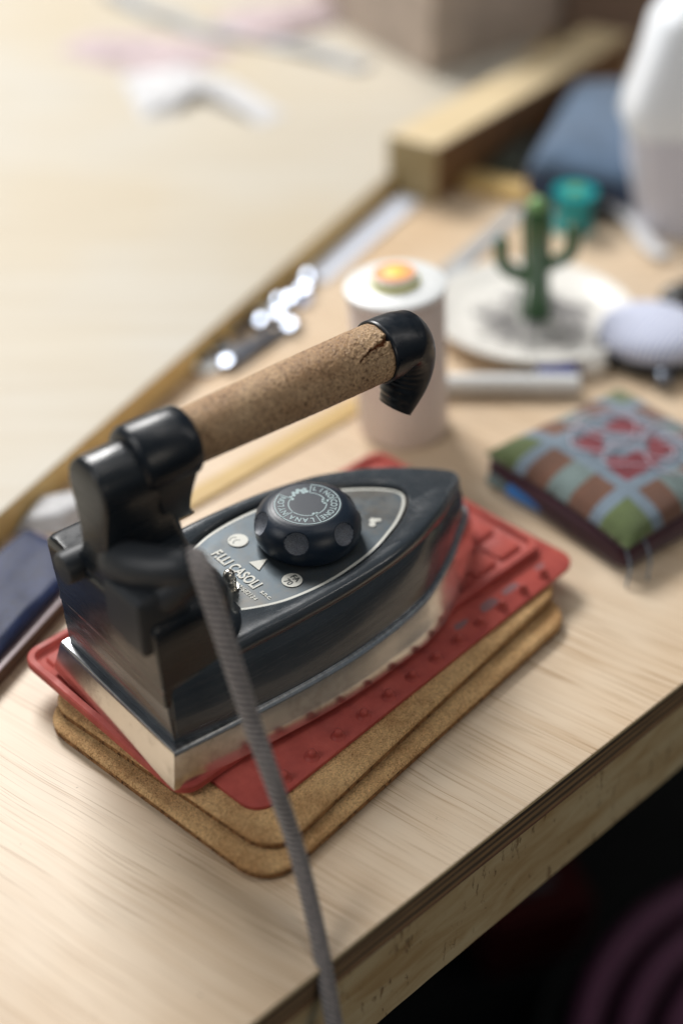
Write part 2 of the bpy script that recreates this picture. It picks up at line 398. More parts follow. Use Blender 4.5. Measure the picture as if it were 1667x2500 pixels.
# raised board
bd = Vector((.4524, .8918, 0)); bn = Vector((-.8918, .4524, 0)); b0 = Vector((-.1715, .6200, 0))
bm = bmesh.new()
def bp_(s, t, z): p = b0 + bd*s + bn*t; return Vector((p.x, p.y, z))
q = [bp_(-.5, 0, 0), bp_(.475, 0, 0), bp_(1.4, 0.0, 0), bp_(1.4, 1.6, 0), bp_(-.5, 1.6, 0)]
tv = [bm.verts.new(p + Vector((0,0,.018))) for p in q]; bv = [bm.verts.new(p+Vector((0,0,.0005))) for p in q]
bm.faces.new(tv)
for i in range(5):
    j = (i+1) % 5; bm.faces.new((tv[i], bv[i], bv[j], tv[j])).material_index = 1
bm.faces.new(bv[::-1])
tag(obj('cutting_board', bm, [M['board'], M['board_side']], smooth=None, bevel=.0012), 'large smooth pale board with a golden edge filling the upper left', 'board')

# beam
g = empty('wooden_beam', (.0345, 1.0387, 0), R(52.6), label='thick pale wooden beam end resting on the bench behind the thread spool', cat='beam')
bm = bmesh.new(); box(bm, 0, .40, 0, .060, .0185, .049); 
bm.free()
bm = bmesh.new()
# beam runs along local x; its end faces the camera
bl, bw, bh = .31, .048, .047
v = [Vector((0,0,0)), Vector((bl,0,0)), Vector((bl,bw,0)), Vector((0,bw,0))]
g.rotation_euler[2] = 0
dvec = Vector((math.cos(R(53)), math.sin(R(53)), 0)); pv = Vector((.038, -.025, 0)).normalized()
c0 = Vector((0,0,.0005)); c1 = c0 + pv*.0455
base = [c0, c1, c1+dvec*bl, c0+dvec*bl]
tv = [bm.verts.new(p+Vector((0,0,bh))) for p in base]; bv = [bm.verts.new(p) for p in base]
bm.faces.new(tv).material_index = 0
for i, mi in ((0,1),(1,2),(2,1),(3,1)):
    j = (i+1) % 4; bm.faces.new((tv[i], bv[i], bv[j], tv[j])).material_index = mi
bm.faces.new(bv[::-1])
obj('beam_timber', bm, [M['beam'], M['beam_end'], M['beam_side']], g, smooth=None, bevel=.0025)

# ------------------------------------------------------------------ cork trivets
def slab(name, cx, cy, z0, h, lx, ly, ang, r, label, group=None):
    bm = bmesh.new(); e = .0016
    def ring(z, ins): return rrect(-lx/2+ins, lx/2-ins, -ly/2+ins, ly/2-ins, z, r-ins, 10)
    rings = [ring(0, e), ring(.0005, .0006), ring(.0014, 0), ring(h-.0020, 0), ring(h-.0012, .0003), ring(h-.0006, .0008), ring(h-.0002, .0015), ring(h, .0026)]
    vs = loft(bm, rings)
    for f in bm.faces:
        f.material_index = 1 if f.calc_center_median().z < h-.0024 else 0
    o = obj(name, bm, [M['cork'], M['cork_edge']], smooth=50)
    o.location = (cx, cy, z0); o.rotation_euler = (0,0,R(ang)); return tag(o, label, 'trivet', group)
slab('cork_trivet', -.0114, .4998, .0003, .0063, .224, .1465, 48.9, .017, 'lower of the two brown cork slabs, lying directly on the plywood bench', 'stacked cork trivets')
slab('cork_trivet', -.0122, .5092, .0067, .0062, .222, .1425, 50.6, .016, 'upper of the two brown cork slabs, directly under the red mats', 'stacked cork trivets')

# ------------------------------------------------------------------ silicone mats
def mat_frame(bx, by, ang):   # B corner (nearest), x along long side, y to the left
    return Matrix.Translation((bx, by, 0)) @ Matrix.Rotation(R(ang), 4, 'Z')
# lower mat
lm = bpy.data.objects.new('silicone_mat', None); C.objects.link(lm)
lm.location = (-.0352, .3968, .0131); lm.rotation_euler = (0,0,R(47.1))
tag(lm, 'lower red silicone mat with a row of little pegs along its edge, on the cork', 'silicone mat')
LX, LY = .2305, .118
bm = bmesh.new()
loft(bm, [rrect(0, LX, 0, LY, 0, .010, 8), rrect(0, LX, 0, LY, .0020, .010, 8), rrect(.0007, LX-.0007, .0007, LY-.0007, .0024, .0095, 8)])
obj('mat_sheet', bm, M['silicone'], lm, smooth=40)
pegme = None
for k in range(12):
    for row, yy in ((0, .0056), (1, .1105)):
        x = .0218 + k*.01690
        bm = bmesh.new(); lathe(bm, [(.0036,.0023),(.0033,.0029),(.0023,.0034),(.0021,.0042),(.0020,.0056),(.0015,.0065),(.0007,.0069),(.0001,.0070)], 16)
        if pegme is None:
            o = obj('peg', bm, M['silicone'], lm, smooth=50); pegme = o.data
        else:
            bm.free(); o = bpy.data.objects.new('peg', pegme); C.objects.link(o); o.parent = lm
        o.location = (x, yy, 0)
# grey scuffs on the exposed edge strip
bm = bmesh.new()
for k, (x, w, t0, t1) in enumerate(((.150,.010,.0105,.0145),(.171,.013,.0085,.0145),(.188,.012,.0090,.0135),(.212,.008,.0095,.0125))):
    pts = []
    for i in range(14):
        a = 2*PI*i/14; rr = 1 + .35*noise.noise(Vector((k*3.1, math.cos(a)*1.5, math.sin(a)*1.5)))
        pts.append(Vector((x+w*.5*rr*math.cos(a), (t0+t1)/2+(t1-t0)*.5*rr*math.sin(a), .00246)))
    bm.faces.new([bm.verts.new(p) for p in pts])
obj('scuff_mark', bm, M['scuff'], lm, smooth=None)
# upper mat
um = bpy.data.objects.new('silicone_mat', None); C.objects.link(um)
um.location = (-.0670, .4035, .0157); um.rotation_euler = (0,0,R(44.6))
tag(um, 'upper red silicone mat with a raised rim and waffle pattern, right under the iron', 'silicone mat')
LX, LY = .241, .120
bm = bmesh.new()
def rr_(ins, z, r=.0095): return rrect(ins, LX-ins, ins, LY-ins, z, max(r-ins, .002), 8)
loft(bm, [rr_(.001, 0), rr_(0, .0006), rr_(0, .0040), rr_(.0007, .0047), rr_(.0034, .0047), rr_(.0044, .0022), rr_(.006, .0016)])
obj('mat_sheet', bm, M['silicone'], um, smooth=40)
bm = bmesh.new()
nx, ny = 12, 6; cx_, cy_ = (LX-.014)/nx, (LY-.014)/ny
for i in range(nx):
    for j in range(ny):
        x0 = .007+i*cx_; y0 = .007+j*cy_
        a = .0010
        loft(bm, [rrect(x0+a, x0+cx_-a, y0+a, y0+cy_-a, .0015, .0022, 3), rrect(x0+a+.0005, x0+cx_-a-.0005, y0+a+.0005, y0+cy_-a-.0005, .0031, .0020, 3), rrect(x0+a+.0013, x0+cx_-a-.0013, y0+a+.0013, y0+cy_-a-.0013, .0035, .0014, 3)], cap0=False)
obj('waffle_pattern', bm, M['silicone'], um, smooth=50)

# ------------------------------------------------------------------ the iron
ZB = 18.3
iron = empty('electric_iron', (-.0992, .4456, ZB/1000), R(40.3), label='old dark electric iron with chrome soleplate, cork handle and temperature knob', cat='iron')
def V(x, y, z): return Vector((x/1000, y/1000, (z-ZB)/1000))
def outline(keys, zf, n=9, corner=0.8):
    """closed ring from keys (x, halfwidth) rear to nose"""
    right = [Vector((x, -h, 0)) for x, h in keys]
    ext = right[:-1] + [right[-1]] + [Vector((x, h, 0)) for x, h in keys[-2::-1]]
    P = [2*ext[0]-ext[1]] + ext + [2*ext[-1]-ext[-2]]
    out = []
    for i in range(1, len(P)-2):
        a, b, c, d = P[i-1:i+3]
        for k in range(n):
            t = k/n; out.append(.5*((2*b)+(c-a)*t+(2*a-5*b+4*c-d)*t*t+(3*b-a-3*c+d)*t**3))
    last = P[-2]; out.append(last.copy())
    first = out[0]
    for k in range(1, 14):                    # straight rear edge
        out.append(last.lerp(first, k/14))
    return [V(p.x, p.y, zf(p.x) if callable(zf) else zf) for p in out]
def lerpk(a, b, t): return [(p[0]*(1-t)+q[0]*t, p[1]*(1-t)+q[1]*t) for p, q in zip(a, b)]
solB = [(-4.0,48.8),(40,53),(82,55.2),(116,53.6),(148,48.8),(177,36),(199,21.5),(212,10.5),(219.5,0)]
solT = [(0,45.0),(43,48.0),(82,49.4),(118,47.2),(151,40.2),(179,26.8),(197,14.8),(208,7),(213.5,0)]
def inset(k, d): return [(k[0][0]+d, k[0][1]-d)] + [(x-d*.25*(i/7), h-d) for i, (x, h) in enumerate(k[1:-1])] + [(k[-1][0]-d, 0)]
bm = bmesh.new()
rings = [outline(inset(solB, 2.2), 18.3), outline(inset(solB, .9), 18.7), outline(inset(solB,.2), 19.4), outline(lerpk(solB, solT, .04), 20.4), outline(lerpk(solB, solT, .34), 25), outline(lerpk(solB, solT, .68), 31), outline(lerpk(solB, solT, .88), 34.6), outline(solT, 36.6), outline(inset(solT, .5), 37.2), outline(inset(solT, 7), 37.3)]
loft(bm, rings)
for f in bm.faces:
    if f.calc_center_median().z > (36.9-ZB)/1000: f.material_index = 1
obj('soleplate', bm, [M['chrome'], M['ledge']], iron, smooth=28)

bodB = [(3,41.5),(43,46.2),(82,47.8),(118,45.2),(151,38.3),(178,25.2),(195,14.0),(206,6.4),(211,0)]
bodT = [(.8,39.8),(43,40.6),(77,41.4),(110,40.0),(143,34.6),(171,24.2),(189,14.2),(200,7.4),(206.0,0)]
def zt(x):
    ks = [(0,72.5),(80,72.5),(110,72.1),(140,71),(165,69),(185,66.2),(206,61.8)]
    if x <= ks[0][0]: return ks[0][1]
    for (a, za), (b, zb) in zip(ks, ks[1:]):
        if x <= b: t = (x-a)/(b-a); return za+(zb-za)*t
    return ks[-1][1]
plK = [(46,17),(60,25),(76,30.5),(99,32.0),(124,28.2),(145,20.2),(158,12.6),(165.5,6),(168.5,0)]
def grow(k, d): return [(k[0][0], k[0][1]+d)] + [(x+d*.4*(i/7), h+d) for i, (x, h) in enumerate(k[1:-1])] + [(k[-1][0]+d, 0)]
bm = bmesh.new()
rings = [outline(bodB, 37.0), outline(lerpk(bodB, bodT, .12), 41), outline(lerpk(bodB, bodT, .55), lambda x: 37+(zt(x)-37)*.55),
         outline(lerpk(bodB, inset(bodT,.9), .86), lambda x: zt(x)-9.0), outline(inset(bodT,.75), lambda x: zt(x)-7.6), outline(grow(bodT, .2), lambda x: zt(x)-6.4), outline(grow(bodT, .45), lambda x: zt(x)-4.2), outline(bodT, lambda x: zt(x)-2.2),
         outline(inset(bodT, .9), lambda x: zt(x)-.85), outline(inset(bodT, 2.2), lambda x: zt(x)-.15), outline(inset(bodT, 3.8), lambda x: zt(x)),
         outline(grow(plK, 2.1), lambda x: zt(x)-.55), outline(grow(plK, 1.3), lambda x: zt(x)-1.7), outline(grow(plK, 1.0), lambda x: zt(x)-3.6)]
loft(bm, rings)
body = obj('body', bm, M['body'], iron, smooth=60)
# thin panel step and seam line at the rear side
for sy in (-1, 1):
    bm = bmesh.new()
    pts = [(4,38.2,68),(4,39.4,66.5),(3.4,41.0,45),(3.4,41.2,42)]
    r0 = [V(4, sy*36, 41), V(4, sy*41.8, 41), V(4, sy*40.2, 66.5), V(4, sy*38.9, 68.5), V(4, sy*36, 68.5)]
    r1 = [V(31, sy*38, 41), V(31, sy*45.9, 41), V(31, sy*41.6, 69), V(31, sy*40.1, 71), V(31, sy*38, 71)]
    r2 = [V(37, sy*38, 41), V(37, sy*45.2, 41), V(37, sy*40.8, 70), V(37, sy*39.3, 71), V(37, sy*38, 71)]
    loft(bm, [r0, r1, r2])
    obj('side_panel', bm, M['body'], iron, smooth=35, bevel=.0008)

# grime in the gap round the plate
bm = bmesh.new()
ra = outline(grow(plK, 1.0), lambda x: zt(x)-3.45); rb = outline(grow(plK, -1.2), lambda x: zt(x)-3.40)
loft(bm, [ra, rb], False, False)
obj('plate_gap_grime', bm, M['grime'], iron)
# name plate
bm = bmesh.new()
plz = lambda x: zt(x)-2.50
loft(bm, [outline(plK, lambda x: plz(x)-.7), outline(plK, lambda x: plz(x)-.08), outline(grow(plK, -.12), plz)])
plate = obj('name_plate', bm, M['plate'], iron, smooth=30)
bm = bmesh.new()
loft(bm, [outline(grow(plK, -.35), lambda x: plz(x)+.05), outline(grow(plK, -1.75), lambda x: plz(x)+.05)], False, False)
obj('border_line', bm, M['print'], plate)
# lettering: baseline runs along -y, tops towards the nose
ZP = zt(70)-2.50+.03
def tm(x, y, z=ZP): return Matrix.Translation(V(x, y, z)) @ Matrix.Rotation(R(-90), 4, 'Z')
def disc(bm, x, y, r, seg=40, z=ZP):
    bm.faces.new([bm.verts.new(V(x+r*math.cos(2*PI*k/seg), y+r*math.sin(2*PI*k/seg), z)) for k in range(seg)])
def arc(bm, x, y, r, w, a0, a1, z, n=14):
    va = [bm.verts.new(V(x+(r)*math.cos(R(a0+(a1-a0)*k/n)), y+(r)*math.sin(R(a0+(a1-a0)*k/n)), z)) for k in range(n+1)]
    vb = [bm.verts.new(V(x+(r-w)*math.cos(R(a0+(a1-a0)*k/n)), y+(r-w)*math.sin(R(a0+(a1-a0)*k/n)), z)) for k in range(n+1)]
    for k in range(n): bm.faces.new((va[k], va[k+1], vb[k+1], vb[k]))
bm = bmesh.new(); text_bm(bm, 'F.LLI CASOLI', .0078, tm(67.2, 18.1) @ Matrix.Diagonal((.74,1.0,1,1)), offset=.00022)
text_bm(bm, 's.n.c.', .0036, tm(68.0, -17.4), offset=.00008)
obj('maker_lettering', bm, M['print'], plate, smooth=None)
bm = bmesh.new(); text_bm(bm, '0522/682134', .0033, tm(62.6, -3.2), offset=.00004)
obj('phone_number', bm, M['print'], plate, smooth=None)
bm = bmesh.new(); disc(bm, 82.8, 18.0, 4.7); obj('emblem_disc', bm, M['print'], plate, smooth=None)
bm = bmesh.new(); disc(bm, 84.0, -20.3, 4.7); obj('model_disc', bm, M['print'], plate, smooth=None)
bm = bmesh.new(); bm.faces.new([bm.verts.new(V(x, y, ZP)) for x, y in ((77.0,2.2),(84.6,-1.4),(77.0,-5.4))]); obj('pointer_triangle', bm, M['print'], plate, smooth=None)
bm = bmesh.new(); disc(bm, 141.5, -9.6, 2.2, 5, plz(141)+.10); disc(bm, 139.0, -11.8, 1.8, 6, plz(139)+.11); disc(bm, 143.8, -10.8, 1.6, 4, plz(144)+.16)
obj('lamp_mark', bm, M['print'], plate, smooth=None)
bm = bmesh.new()
text_bm(bm, 'FA', .0042, tm(84.6, -20.3, ZP+.02), offset=.00012, align='CENTER')
text_bm(bm, '70', .0042, tm(80.6, -20.3, ZP+.02), offset=.00012, align='CENTER')
obj('model_number', bm, M['print_dark'], plate, smooth=None)
zz = ZP+.03
bm = bmesh.new(); arc(bm, 81.6, 19.2, 2.3, .5, 20, 160, zz); arc(bm, 81.6, 16.6, 2.3, .5, 20, 160, zz); 
obj('emblem_print', bm, M['print_dark'], plate, smooth=None)
# dome nut and indicator
bm = bmesh.new()
cxn, cyn = 59.6, -6.6
rings = [[V(cxn+r*math.cos(2*PI*k/24), cyn+r*math.sin(2*PI*k/24), z) for k in range(24)] for r, z in ((4.2,70.1),(4.2,70.9),(3.3,70.9),(3.3,75.0),(2.8,75.6),(2.8,77.0),(2.5,78.6),(1.8,79.6),(.9,80.1),(.1,80.2))]
loft(bm, rings); obj('dome_nut', bm, M['nickel'], iron, smooth=35)
bm = bmesh.new()
rings = [[V(137+r*math.cos(2*PI*k/16), -1.5+r*math.sin(2*PI*k/16), z) for k in range(16)] for r, z in ((2.6,67.2),(2.6,70.6),(1.4,71.6))]
loft(bm, rings); obj('indicator_stud', bm, M['nickel'], iron, smooth=35)

# knob
KX, KY, KZ = 109.5, -.3, 70.0
kn = bpy.data.objects.new('temperature_knob', None)
prof = [(20.5,0),(23.2,.8),(24.2,2.5),(24.7,5),(24.75,7.5),(24.4,10),(23.5,12.4),(22.2,14.4),(20.4,16.2),(18.6,17.3),(17.2,17.9),(16.2,18.25),(15,18.4),(8,18.5),(0.2,18.5)]
pp = catmull([(r, z, 0) for r, z in prof], 6)
bm = bmesh.new()
SEG = 300
rings = [[Vector((p.x*math.cos(2*PI*k/SEG), p.x*math.sin(2*PI*k/SEG), p.y)) for k in range(SEG)] for p in pp]
dimp = []
for k in range(6):
    a = R(-142+60*k); n_ = Vector((math.cos(a)*math.cos(R(38)), math.sin(a)*math.cos(R(38)), math.sin(R(38))))
    s0 = Vector((22.6*math.cos(a), 22.6*math.sin(a), 12.2)); dimp.append((s0+n_*4.2, 7.0, n_))
dset = set()
for i, r_ in enumerate(rings):
    for j, p in enumerate(r_):
        for c_, rad, n_ in dimp:
            d = p - c_
            if d.length < rad:
                h2 = rad*rad - (d - n_*d.dot(n_)).length_squared
                q = c_ + (d - n_*d.dot(n_)) - n_*math.sqrt(max(h2, 0))
                r_[j] = q; dset.add((i, j)); break
vs = loft(bm, [[V(KX+p.x, KY+p.y, KZ+p.z) for p in r_] for r_ in rings])
ids = {vs[i][j] for i, j in dset}
for f in bm.faces:
    if len(f.verts) == 4 and all(v in ids for v in f.verts): f.material_index = 1
knob = obj('temperature_knob', bm, [M['knob'], M['dimple']], iron, smooth=24)
# dial marking
bm = bmesh.new(); ZK = KZ+18.5+.05
def karc(r, w, t0, t1):       # image clock angles -> local
    arc(bm, KX, KY, r, w, 49.7-t0, 49.7-t1, ZK, 40)
def kray(t, r0, r1, w=.42):
    a = R(49.7-t); d = Vector((math.cos(a), math.sin(a))); n_ = Vector((-d.y, d.x))*w/2
    bm.faces.new([bm.verts.new(V(KX+p.x, KY+p.y, ZK)) for p in (d*r0-n_, d*r1-n_, d*r1+n_, d*r0+n_)])
RO, RI = 15.2, 8.9
karc(RO, .5, 6, 299); karc(RI, .45, 6, 299)
for t in (6, 70, 154, 228, 299): kray(t, RI-.45, RO)
def word(s, tc, step, size=.0042, r=10.7):
    for i, ch in enumerate(s):
        t = tc + (i-(len(s)-1)/2)*step; a = R(49.7-t)
        mtx = Matrix.Translation(V(KX+r*math.cos(a), KY+r*math.sin(a), ZK)) @ Matrix.Rotation(a-PI/2, 4, 'Z')
        text_bm(bm, ch, size, mtx @ Matrix.Diagonal((.85,1,1,1)), offset=.00006, align='CENTER', extrude=.00002)
word('LINO', 38, 15); word('COTONE', 112, 13); word('LANA', 191, 15.5); word('NYLON', 263.5, 13)
def kdot(t, r, rad):
    a = R(49.7-t); c = V(KX+r*math.cos(a), KY+r*math.sin(a), ZK)
    bm.faces.new([bm.verts.new(c+Vector((rad/1000*math.cos(2*PI*k/14), rad/1000*math.sin(2*PI*k/14), 0))) for k in range(14)])
for t, r, rad in ((66,8.0,.95),(74,7.6,.95),(82,8.0,.95),(74,9.2,.8),(148,8.3,.9),(157,8.0,.9),(298,8.0,.9),(303,9.3,.8),(316,9.2,.9),(322,10.6,1.0),(330,9.9,1.0),(336,11.3,1.1),(345,10.6,1.1),(352,11.4,1.0),(356,9.6,1.0),(347,9.0,.9)): kdot(t, r, rad)
obj('dial_marking', bm, M['print_dim'], knob, smooth=None)

# rear housing + column
def hr(z, x0, x1, w, r0=3, r1=9): return [V(p.x*1000, p.y*1000, z) for p in rrect(x0/1000, x1/1000, -w/1000, w/1000, 0, r0/1000, 7, r1/1000)]
hl = [(58,1.3,48,40.3,1.5,20),(64,.9,50,40.3,1.5,24),(70,.7,56,40.3,1.5,26),(72.2,.6,54,40.3,1.5,26),(75,.4,51.6,40.4,1.5,25),(79,.1,49.4,40.5,1.5,24),(84,-.3,47.6,40.8,1.5,22),(91,-.8,46,41,2,18),(97,-1.2,44,41,2,18),
      (100.5,-1.3,42.5,40.6,2,18),(102.6,-.8,41,39.3,3,17),(103.5,.2,40.5,36,3,16),(104.0,-.4,40.5,24,2,14),(105.5,-.6,40,20.0,2,12),(109,-.6,39,14.6,2,9),(113,-.6,38.4,11.4,2,7),(118,-.6,37.8,9.9,2,6),(125,-.6,36.5,9.8,2,6),(133,-.6,35,10.8,2,6),(141,-.6,33,12.6,2,7),(149,-.6,31,13.5,2,7),(153.5,-.6,29,12.8,2,7),(157.0,-.3,28,10.9,2,6),(159.8,.3,27,8.0,2,5),(161.4,1.2,25.5,4.8,2,3.8),(162.0,2.5,24,2,1.5,1.8)]
bm = bmesh.new(); loft(bm, [hr(z, *a) for z, *a in hl])
obj('rear_housing', bm, M['housing'], iron, smooth=38, bevel=.0007)
# collar behind the cork: cylinder about the handle axis plus a curved skirt
AZ = 152.6
def xring(x, r, zc=AZ, seg=56, ry=None, yc=0): return [V(x, yc+(ry or r)*math.cos(2*PI*k/seg), zc+r*math.sin(2*PI*k/seg)) for k in range(seg)]
bm = bmesh.new()
loft(bm, [xring(18.6, 9.5), xring(18.9, 12.4), xring(20.0, 14.2), xring(21.8, 15.2), xring(40, 15.2), xring(45.4, 15.0), xring(46.2, 14.4), xring(46.2, 12.0)])
def sk(z, x0, x1, w, r=3.5): return [V(p.x*1000, p.y*1000, z) for p in rrect(x0/1000, x1/1000, -w/1000, w/1000, 0, min(r, (x1-x0)/2-.1)/1000, 6)]
rings = [sk(117.2, 27, 46.6, 3.0, 1.2), sk(118.0, 26, 46.2, 5.0, 2), sk(120, 25, 44.2, 7.2), sk(124, 24, 42.8, 9), sk(130, 23.5, 42.4, 10.6), sk(137, 22.6, 43.2, 12.2), sk(143, 22.4, 44.6, 13.2), sk(149, 22.4, 45.6, 13.6)]
loft(bm, rings)
obj('handle_collar', bm, M['plastic'], iron, smooth=50)
# cork grip
def grip_r(x):
    t = (x-45)/(153-45)
    ks = [(0,12.2),(.15,12.4),(.4,12.9),(.65,13.4),(.85,13.6),(1,13.5)]
    for (a, ra_), (b, rb_) in zip(ks, ks[1:]):
        if t <= b: u = max(0, (t-a)/(b-a)); return ra_+(rb_-ra_)*u
    return 13.6
crack = [(153.5,31),(150.5,36),(148.5,34),(146.6,42),(143.8,40),(141.2,44),(138.5,43),(136.0,49),(133.5,50),(131,56)]   # (x, degrees from top toward -y)
branch = [(153,52),(149,55),(146.5,60),(142,62),(139,68)]
def cdist(x, th, line):
    best = 9
    for (xa, ta), (xb, tb) in zip(line, line[1:]):
        ax, ay, bx_, by_ = xa, ta*.24, xb, tb*.24; px, py = x, th*.24
        dx, dy = bx_-ax, by_-ay; u = max(0, min(1, ((px-ax)*dx+(py-ay)*dy)/(dx*dx+dy*dy)))
        best = min(best, math.hypot(px-ax-dx*u, py-ay-dy*u))
    return best
bm = bmesh.new(); NX, NT = 420, 360; rings = []; crk = set()
for i in range(NX+1):
    x = 44+ (153.6-44)*i/NX; ring = []
    for k in range(NT):
        a = 2*PI*k/NT                      # from +y toward +z
        th = 90-math.degrees(a)            # 0 = top ... toward +y
        th = -th                           # toward -y positive
        if th > 180: th -= 360
        r = grip_r(x)
        p = Vector((x*.35, r*math.cos(a)*.35, r*math.sin(a)*.35))
        wear = max(0., min(1., (x-70)/70))
        und = max(0, -math.sin(a-.9))
        r += .10*noise.noise(p*4)*(.4+.9*wear) + (.16+.3*wear*und)*noise.noise(p*1.5)*(.3+wear)
        r -= .55*max(0, noise.noise(p*2.3+Vector((5,1,2)))-.22)*(.3+1.4*und)*wear
        if x > 128 and 10 < th < 90:
            jit = .9*noise.noise(Vector((x*.9, th*.25, 1)))
            d = cdist(x+jit, th+jit*3, crack); wd = .35+.75*max(0, 1-abs(x-147)/9)
            if d < wd*1.5: r -= 2.1*max(0, 1-(d/(wd*1.5))**2); 
            if d < wd*.75: crk.add((i, k))
            elif d < wd*1.5+1.6: r += .35*(1-(d-wd*1.5)/1.6 if d > wd*1.5 else 0)
            d2 = cdist(x+jit, th-jit*3, branch)
            if d2 < .35: r -= .6*(1-d2/.35)
        if th > 38 and th < 110 and x > 120:      # broken lower patch is slightly rougher
            r += .22*noise.noise(Vector((x*.8, th*.2, 7)))*min(1, (x-120)/15)
        ring.append(V(x, r*math.cos(a), AZ+r*math.sin(a)))
    rings.append(ring)
vs = loft(bm, rings)
for i, k in crk:
    for f in vs[i][k].link_faces: f.material_index = 1
obj('cork_grip', bm, [M['cork_grip'], M['crack']], iron, smooth=180)
# front cap with finger hook
bm = bmesh.new()
sp = catmull([(150.5,AZ,0),(158,AZ,0),(164,151.5,0),(168.6,147,0),(170.6,140,0),(169.8,132,0),(166.5,124.5,0),(163.2,118.5,0)], 8)
nS = len(sp); rings = []; SG = 64
for i, p in enumerate(sp):
    t = (sp[min(i+1,nS-1)]-sp[max(i-1,0)]).normalized(); nn = Vector((-t.y, t.x, 0))      # outward (front/top) normal in xz plane
    u = i/(nS-1)
    hy = 14.6 if u < .3 else 14.6*(1-(u-.3)/.7) + 9.6*((u-.3)/.7)
    ho = 14.8 if u < .28 else 14.8*(1-(u-.28)/.72)**.8*.82+14.8*.18*(1-u)/.72+.8      # outer half thickness
    ho = {0:14.8}.get(i, ho)
    hi = 14.8 if u < .12 else (14.8 - (u-.12)/.22*6.3 if u < .34 else 8.5+3.2*math.sin((u-.34)/.66*PI*.9))
    hi = max(1.5, hi*(1 if u < .85 else 1-(u-.85)*1.6))
    ring = []
    for k in range(SG):
        a = 2*PI*k/SG; cy, sz = math.cos(a), math.sin(a)
        h = ho if sz > 0 else hi
        e = 1.0
        if sz < 0 and u > .35: h *= 1+.028*math.sin(i*PI*.5*1.0)      # finger ribs
        y = hy*cy; q = p + nn*(h*sz)
        ring.append(V(q.x, y, q.y))
    rings.append(ring)
rings = [xring(149.6, 12.5, seg=SG), xring(149.6, 14.4, seg=SG), xring(150.1, 14.8, seg=SG)] + rings[1:]
loft(bm, rings)
cap = obj('handle_front_cap', bm, M['plastic'], iron, smooth=50)
# rear peg and cord guard
bm = bmesh.new()
loft(bm, [[V(x, 16.5+r*math.cos(2*PI*k/28), 102+r*math.sin(2*PI*k/28)) for k in range(28)] for x, r in ((4,7.4),(-6.2,7.3),(-7.6,6.8),(-8.0,5.8))])
obj('rear_peg', bm, M['rubber'], iron, smooth=40)
bm = bmesh.new()
def gb(y, x0, x1, z0, z1, r): 
    pts = rrect(x0/1000, x1/1000, z0/1000, z1/1000, 0, r/1000, 7)
    return [V(p.x*1000, y, p.y*1000) for p in pts]
loft(bm, [gb(-10.5, -2, 13, 91, 112, 3), gb(-12, -4.5, 16, 88.5, 114, 3), gb(-26, -5.5, 17, 87.5, 116, 3.2), gb(-37, -5.0, 18, 88, 117, 3.2), gb(-38.5, -3, 16, 90, 115, 3)])
tube(bm, [V(6,-3,112), V(5.5,-6,114.5), V(5.5,-12,117), V(8,-22,119.5), V(12,-31,122), V(16,-37,124.5), V(19,-40.5,127), V(20,-41.5,128)], [.0060,.0082,.0094,.0096,.0092,.0084,.0074,.0062], 28)
obj('cord_socket', bm, M['rubber'], iron, smooth=50)
bm = bmesh.new()
tube(bm, [V(9,-34,111), V(13,-38,116), V(18,-42,122), V(20.5,-44.5,126)], [.0072,.0066,.0056,.0050], 20)
obj('cord_guard', bm, M['rubber'], iron, smooth=60)
# cord (world points -> iron space)
wp = [(-62,430,124),(-57.2,428,129),(-54.0,422,127.6),(-49.6,413.4,118.6),(-41.2,398.4,97.9),(-33.8,387.2,76.4),(-26.2,374.0,60.2),(-19.3,366.9,37.8),(-14.5,356.8,23.7),(-9.6,343.7,8.0),(-6.2,332.2,-4.9),(-3.3,322.6,-19.2),(-.9,313.0,-33.8),(2,302,-70),(6,288,-140),(10,282,-240)]
iw = (Matrix.Translation(iron.location) @ Matrix.Rotation(R(40.3), 4, 'Z')).inverted()
pts = catmull([iw @ (Vector(p)/1000) for p in wp], 26)
bm = bmesh.new(); uvl = bm.loops.layers.uv.new('uv')
vs = tube(bm, pts, [.0046-.0011*min(1, i/180) for i in range(len(pts))], 20)
idx = {v: (i, k) for i, r_ in enumerate(vs) for k, v in enumerate(r_)}
ln = [0]
for a, b in zip(pts, pts[1:]): ln.append(ln[-1]+(b-a).length)
for f in bm.faces:
    ks = [idx[l.vert][1] for l in f.loops]; wrap = max(ks)-min(ks) > 2
    for l in f.loops:
        i, k = idx[l.vert]
        if wrap and k == 0: k = 20
        l[uvl].uv = (k/20*2.513, ln[i]*245)
obj('power_cord', bm, M['cord'], iron, smooth=180)

# ------------------------------------------------------------------ things on the bench
def thick_poly(bm, pts, z0, z1, mi=0):
    loft(bm, [[Vector((x, y, z0)) for x, y in pts], [Vector((x, y, z1)) for x, y in pts]], mi=mi)
# thread spool
sp_ = empty('thread_spool', (.0375, .711, .0004), label='large beige thread cone with white top disc and orange and yellow cap', cat='thread spool')
sp_.rotation_euler = (R(0), R(-4.5), 0)
bm = bmesh.new(); lathe(bm, [(.0258,0),(.0266,.003),(.0272,.05),(.0278,.0905),(.0262,.0925)], 64); obj('wound_thread', bm, M['thread'], sp_, smooth=50)
bm = bmesh.new(); lathe(bm, [(.0286,.0925),(.0292,.0935),(.0290,.0955),(.028,.0962),(.013,.0970),(.010,.0972)], 64); obj('top_disc', bm, M['white_plastic'], sp_, smooth=35)
bm = bmesh.new(); lathe(bm, [(.0138,.0973),(.0138,.0995),(.0134,.1000)], 48); obj('cone_ring', bm, M['yellow'], sp_, smooth=35)
bm = bmesh.new(); lathe(bm, [(.0130,.1001),(.0126,.1022),(.0120,.1026),(.0070,.1027)], 48); obj('cone_tip', bm, M['white_plastic'], sp_, smooth=35)
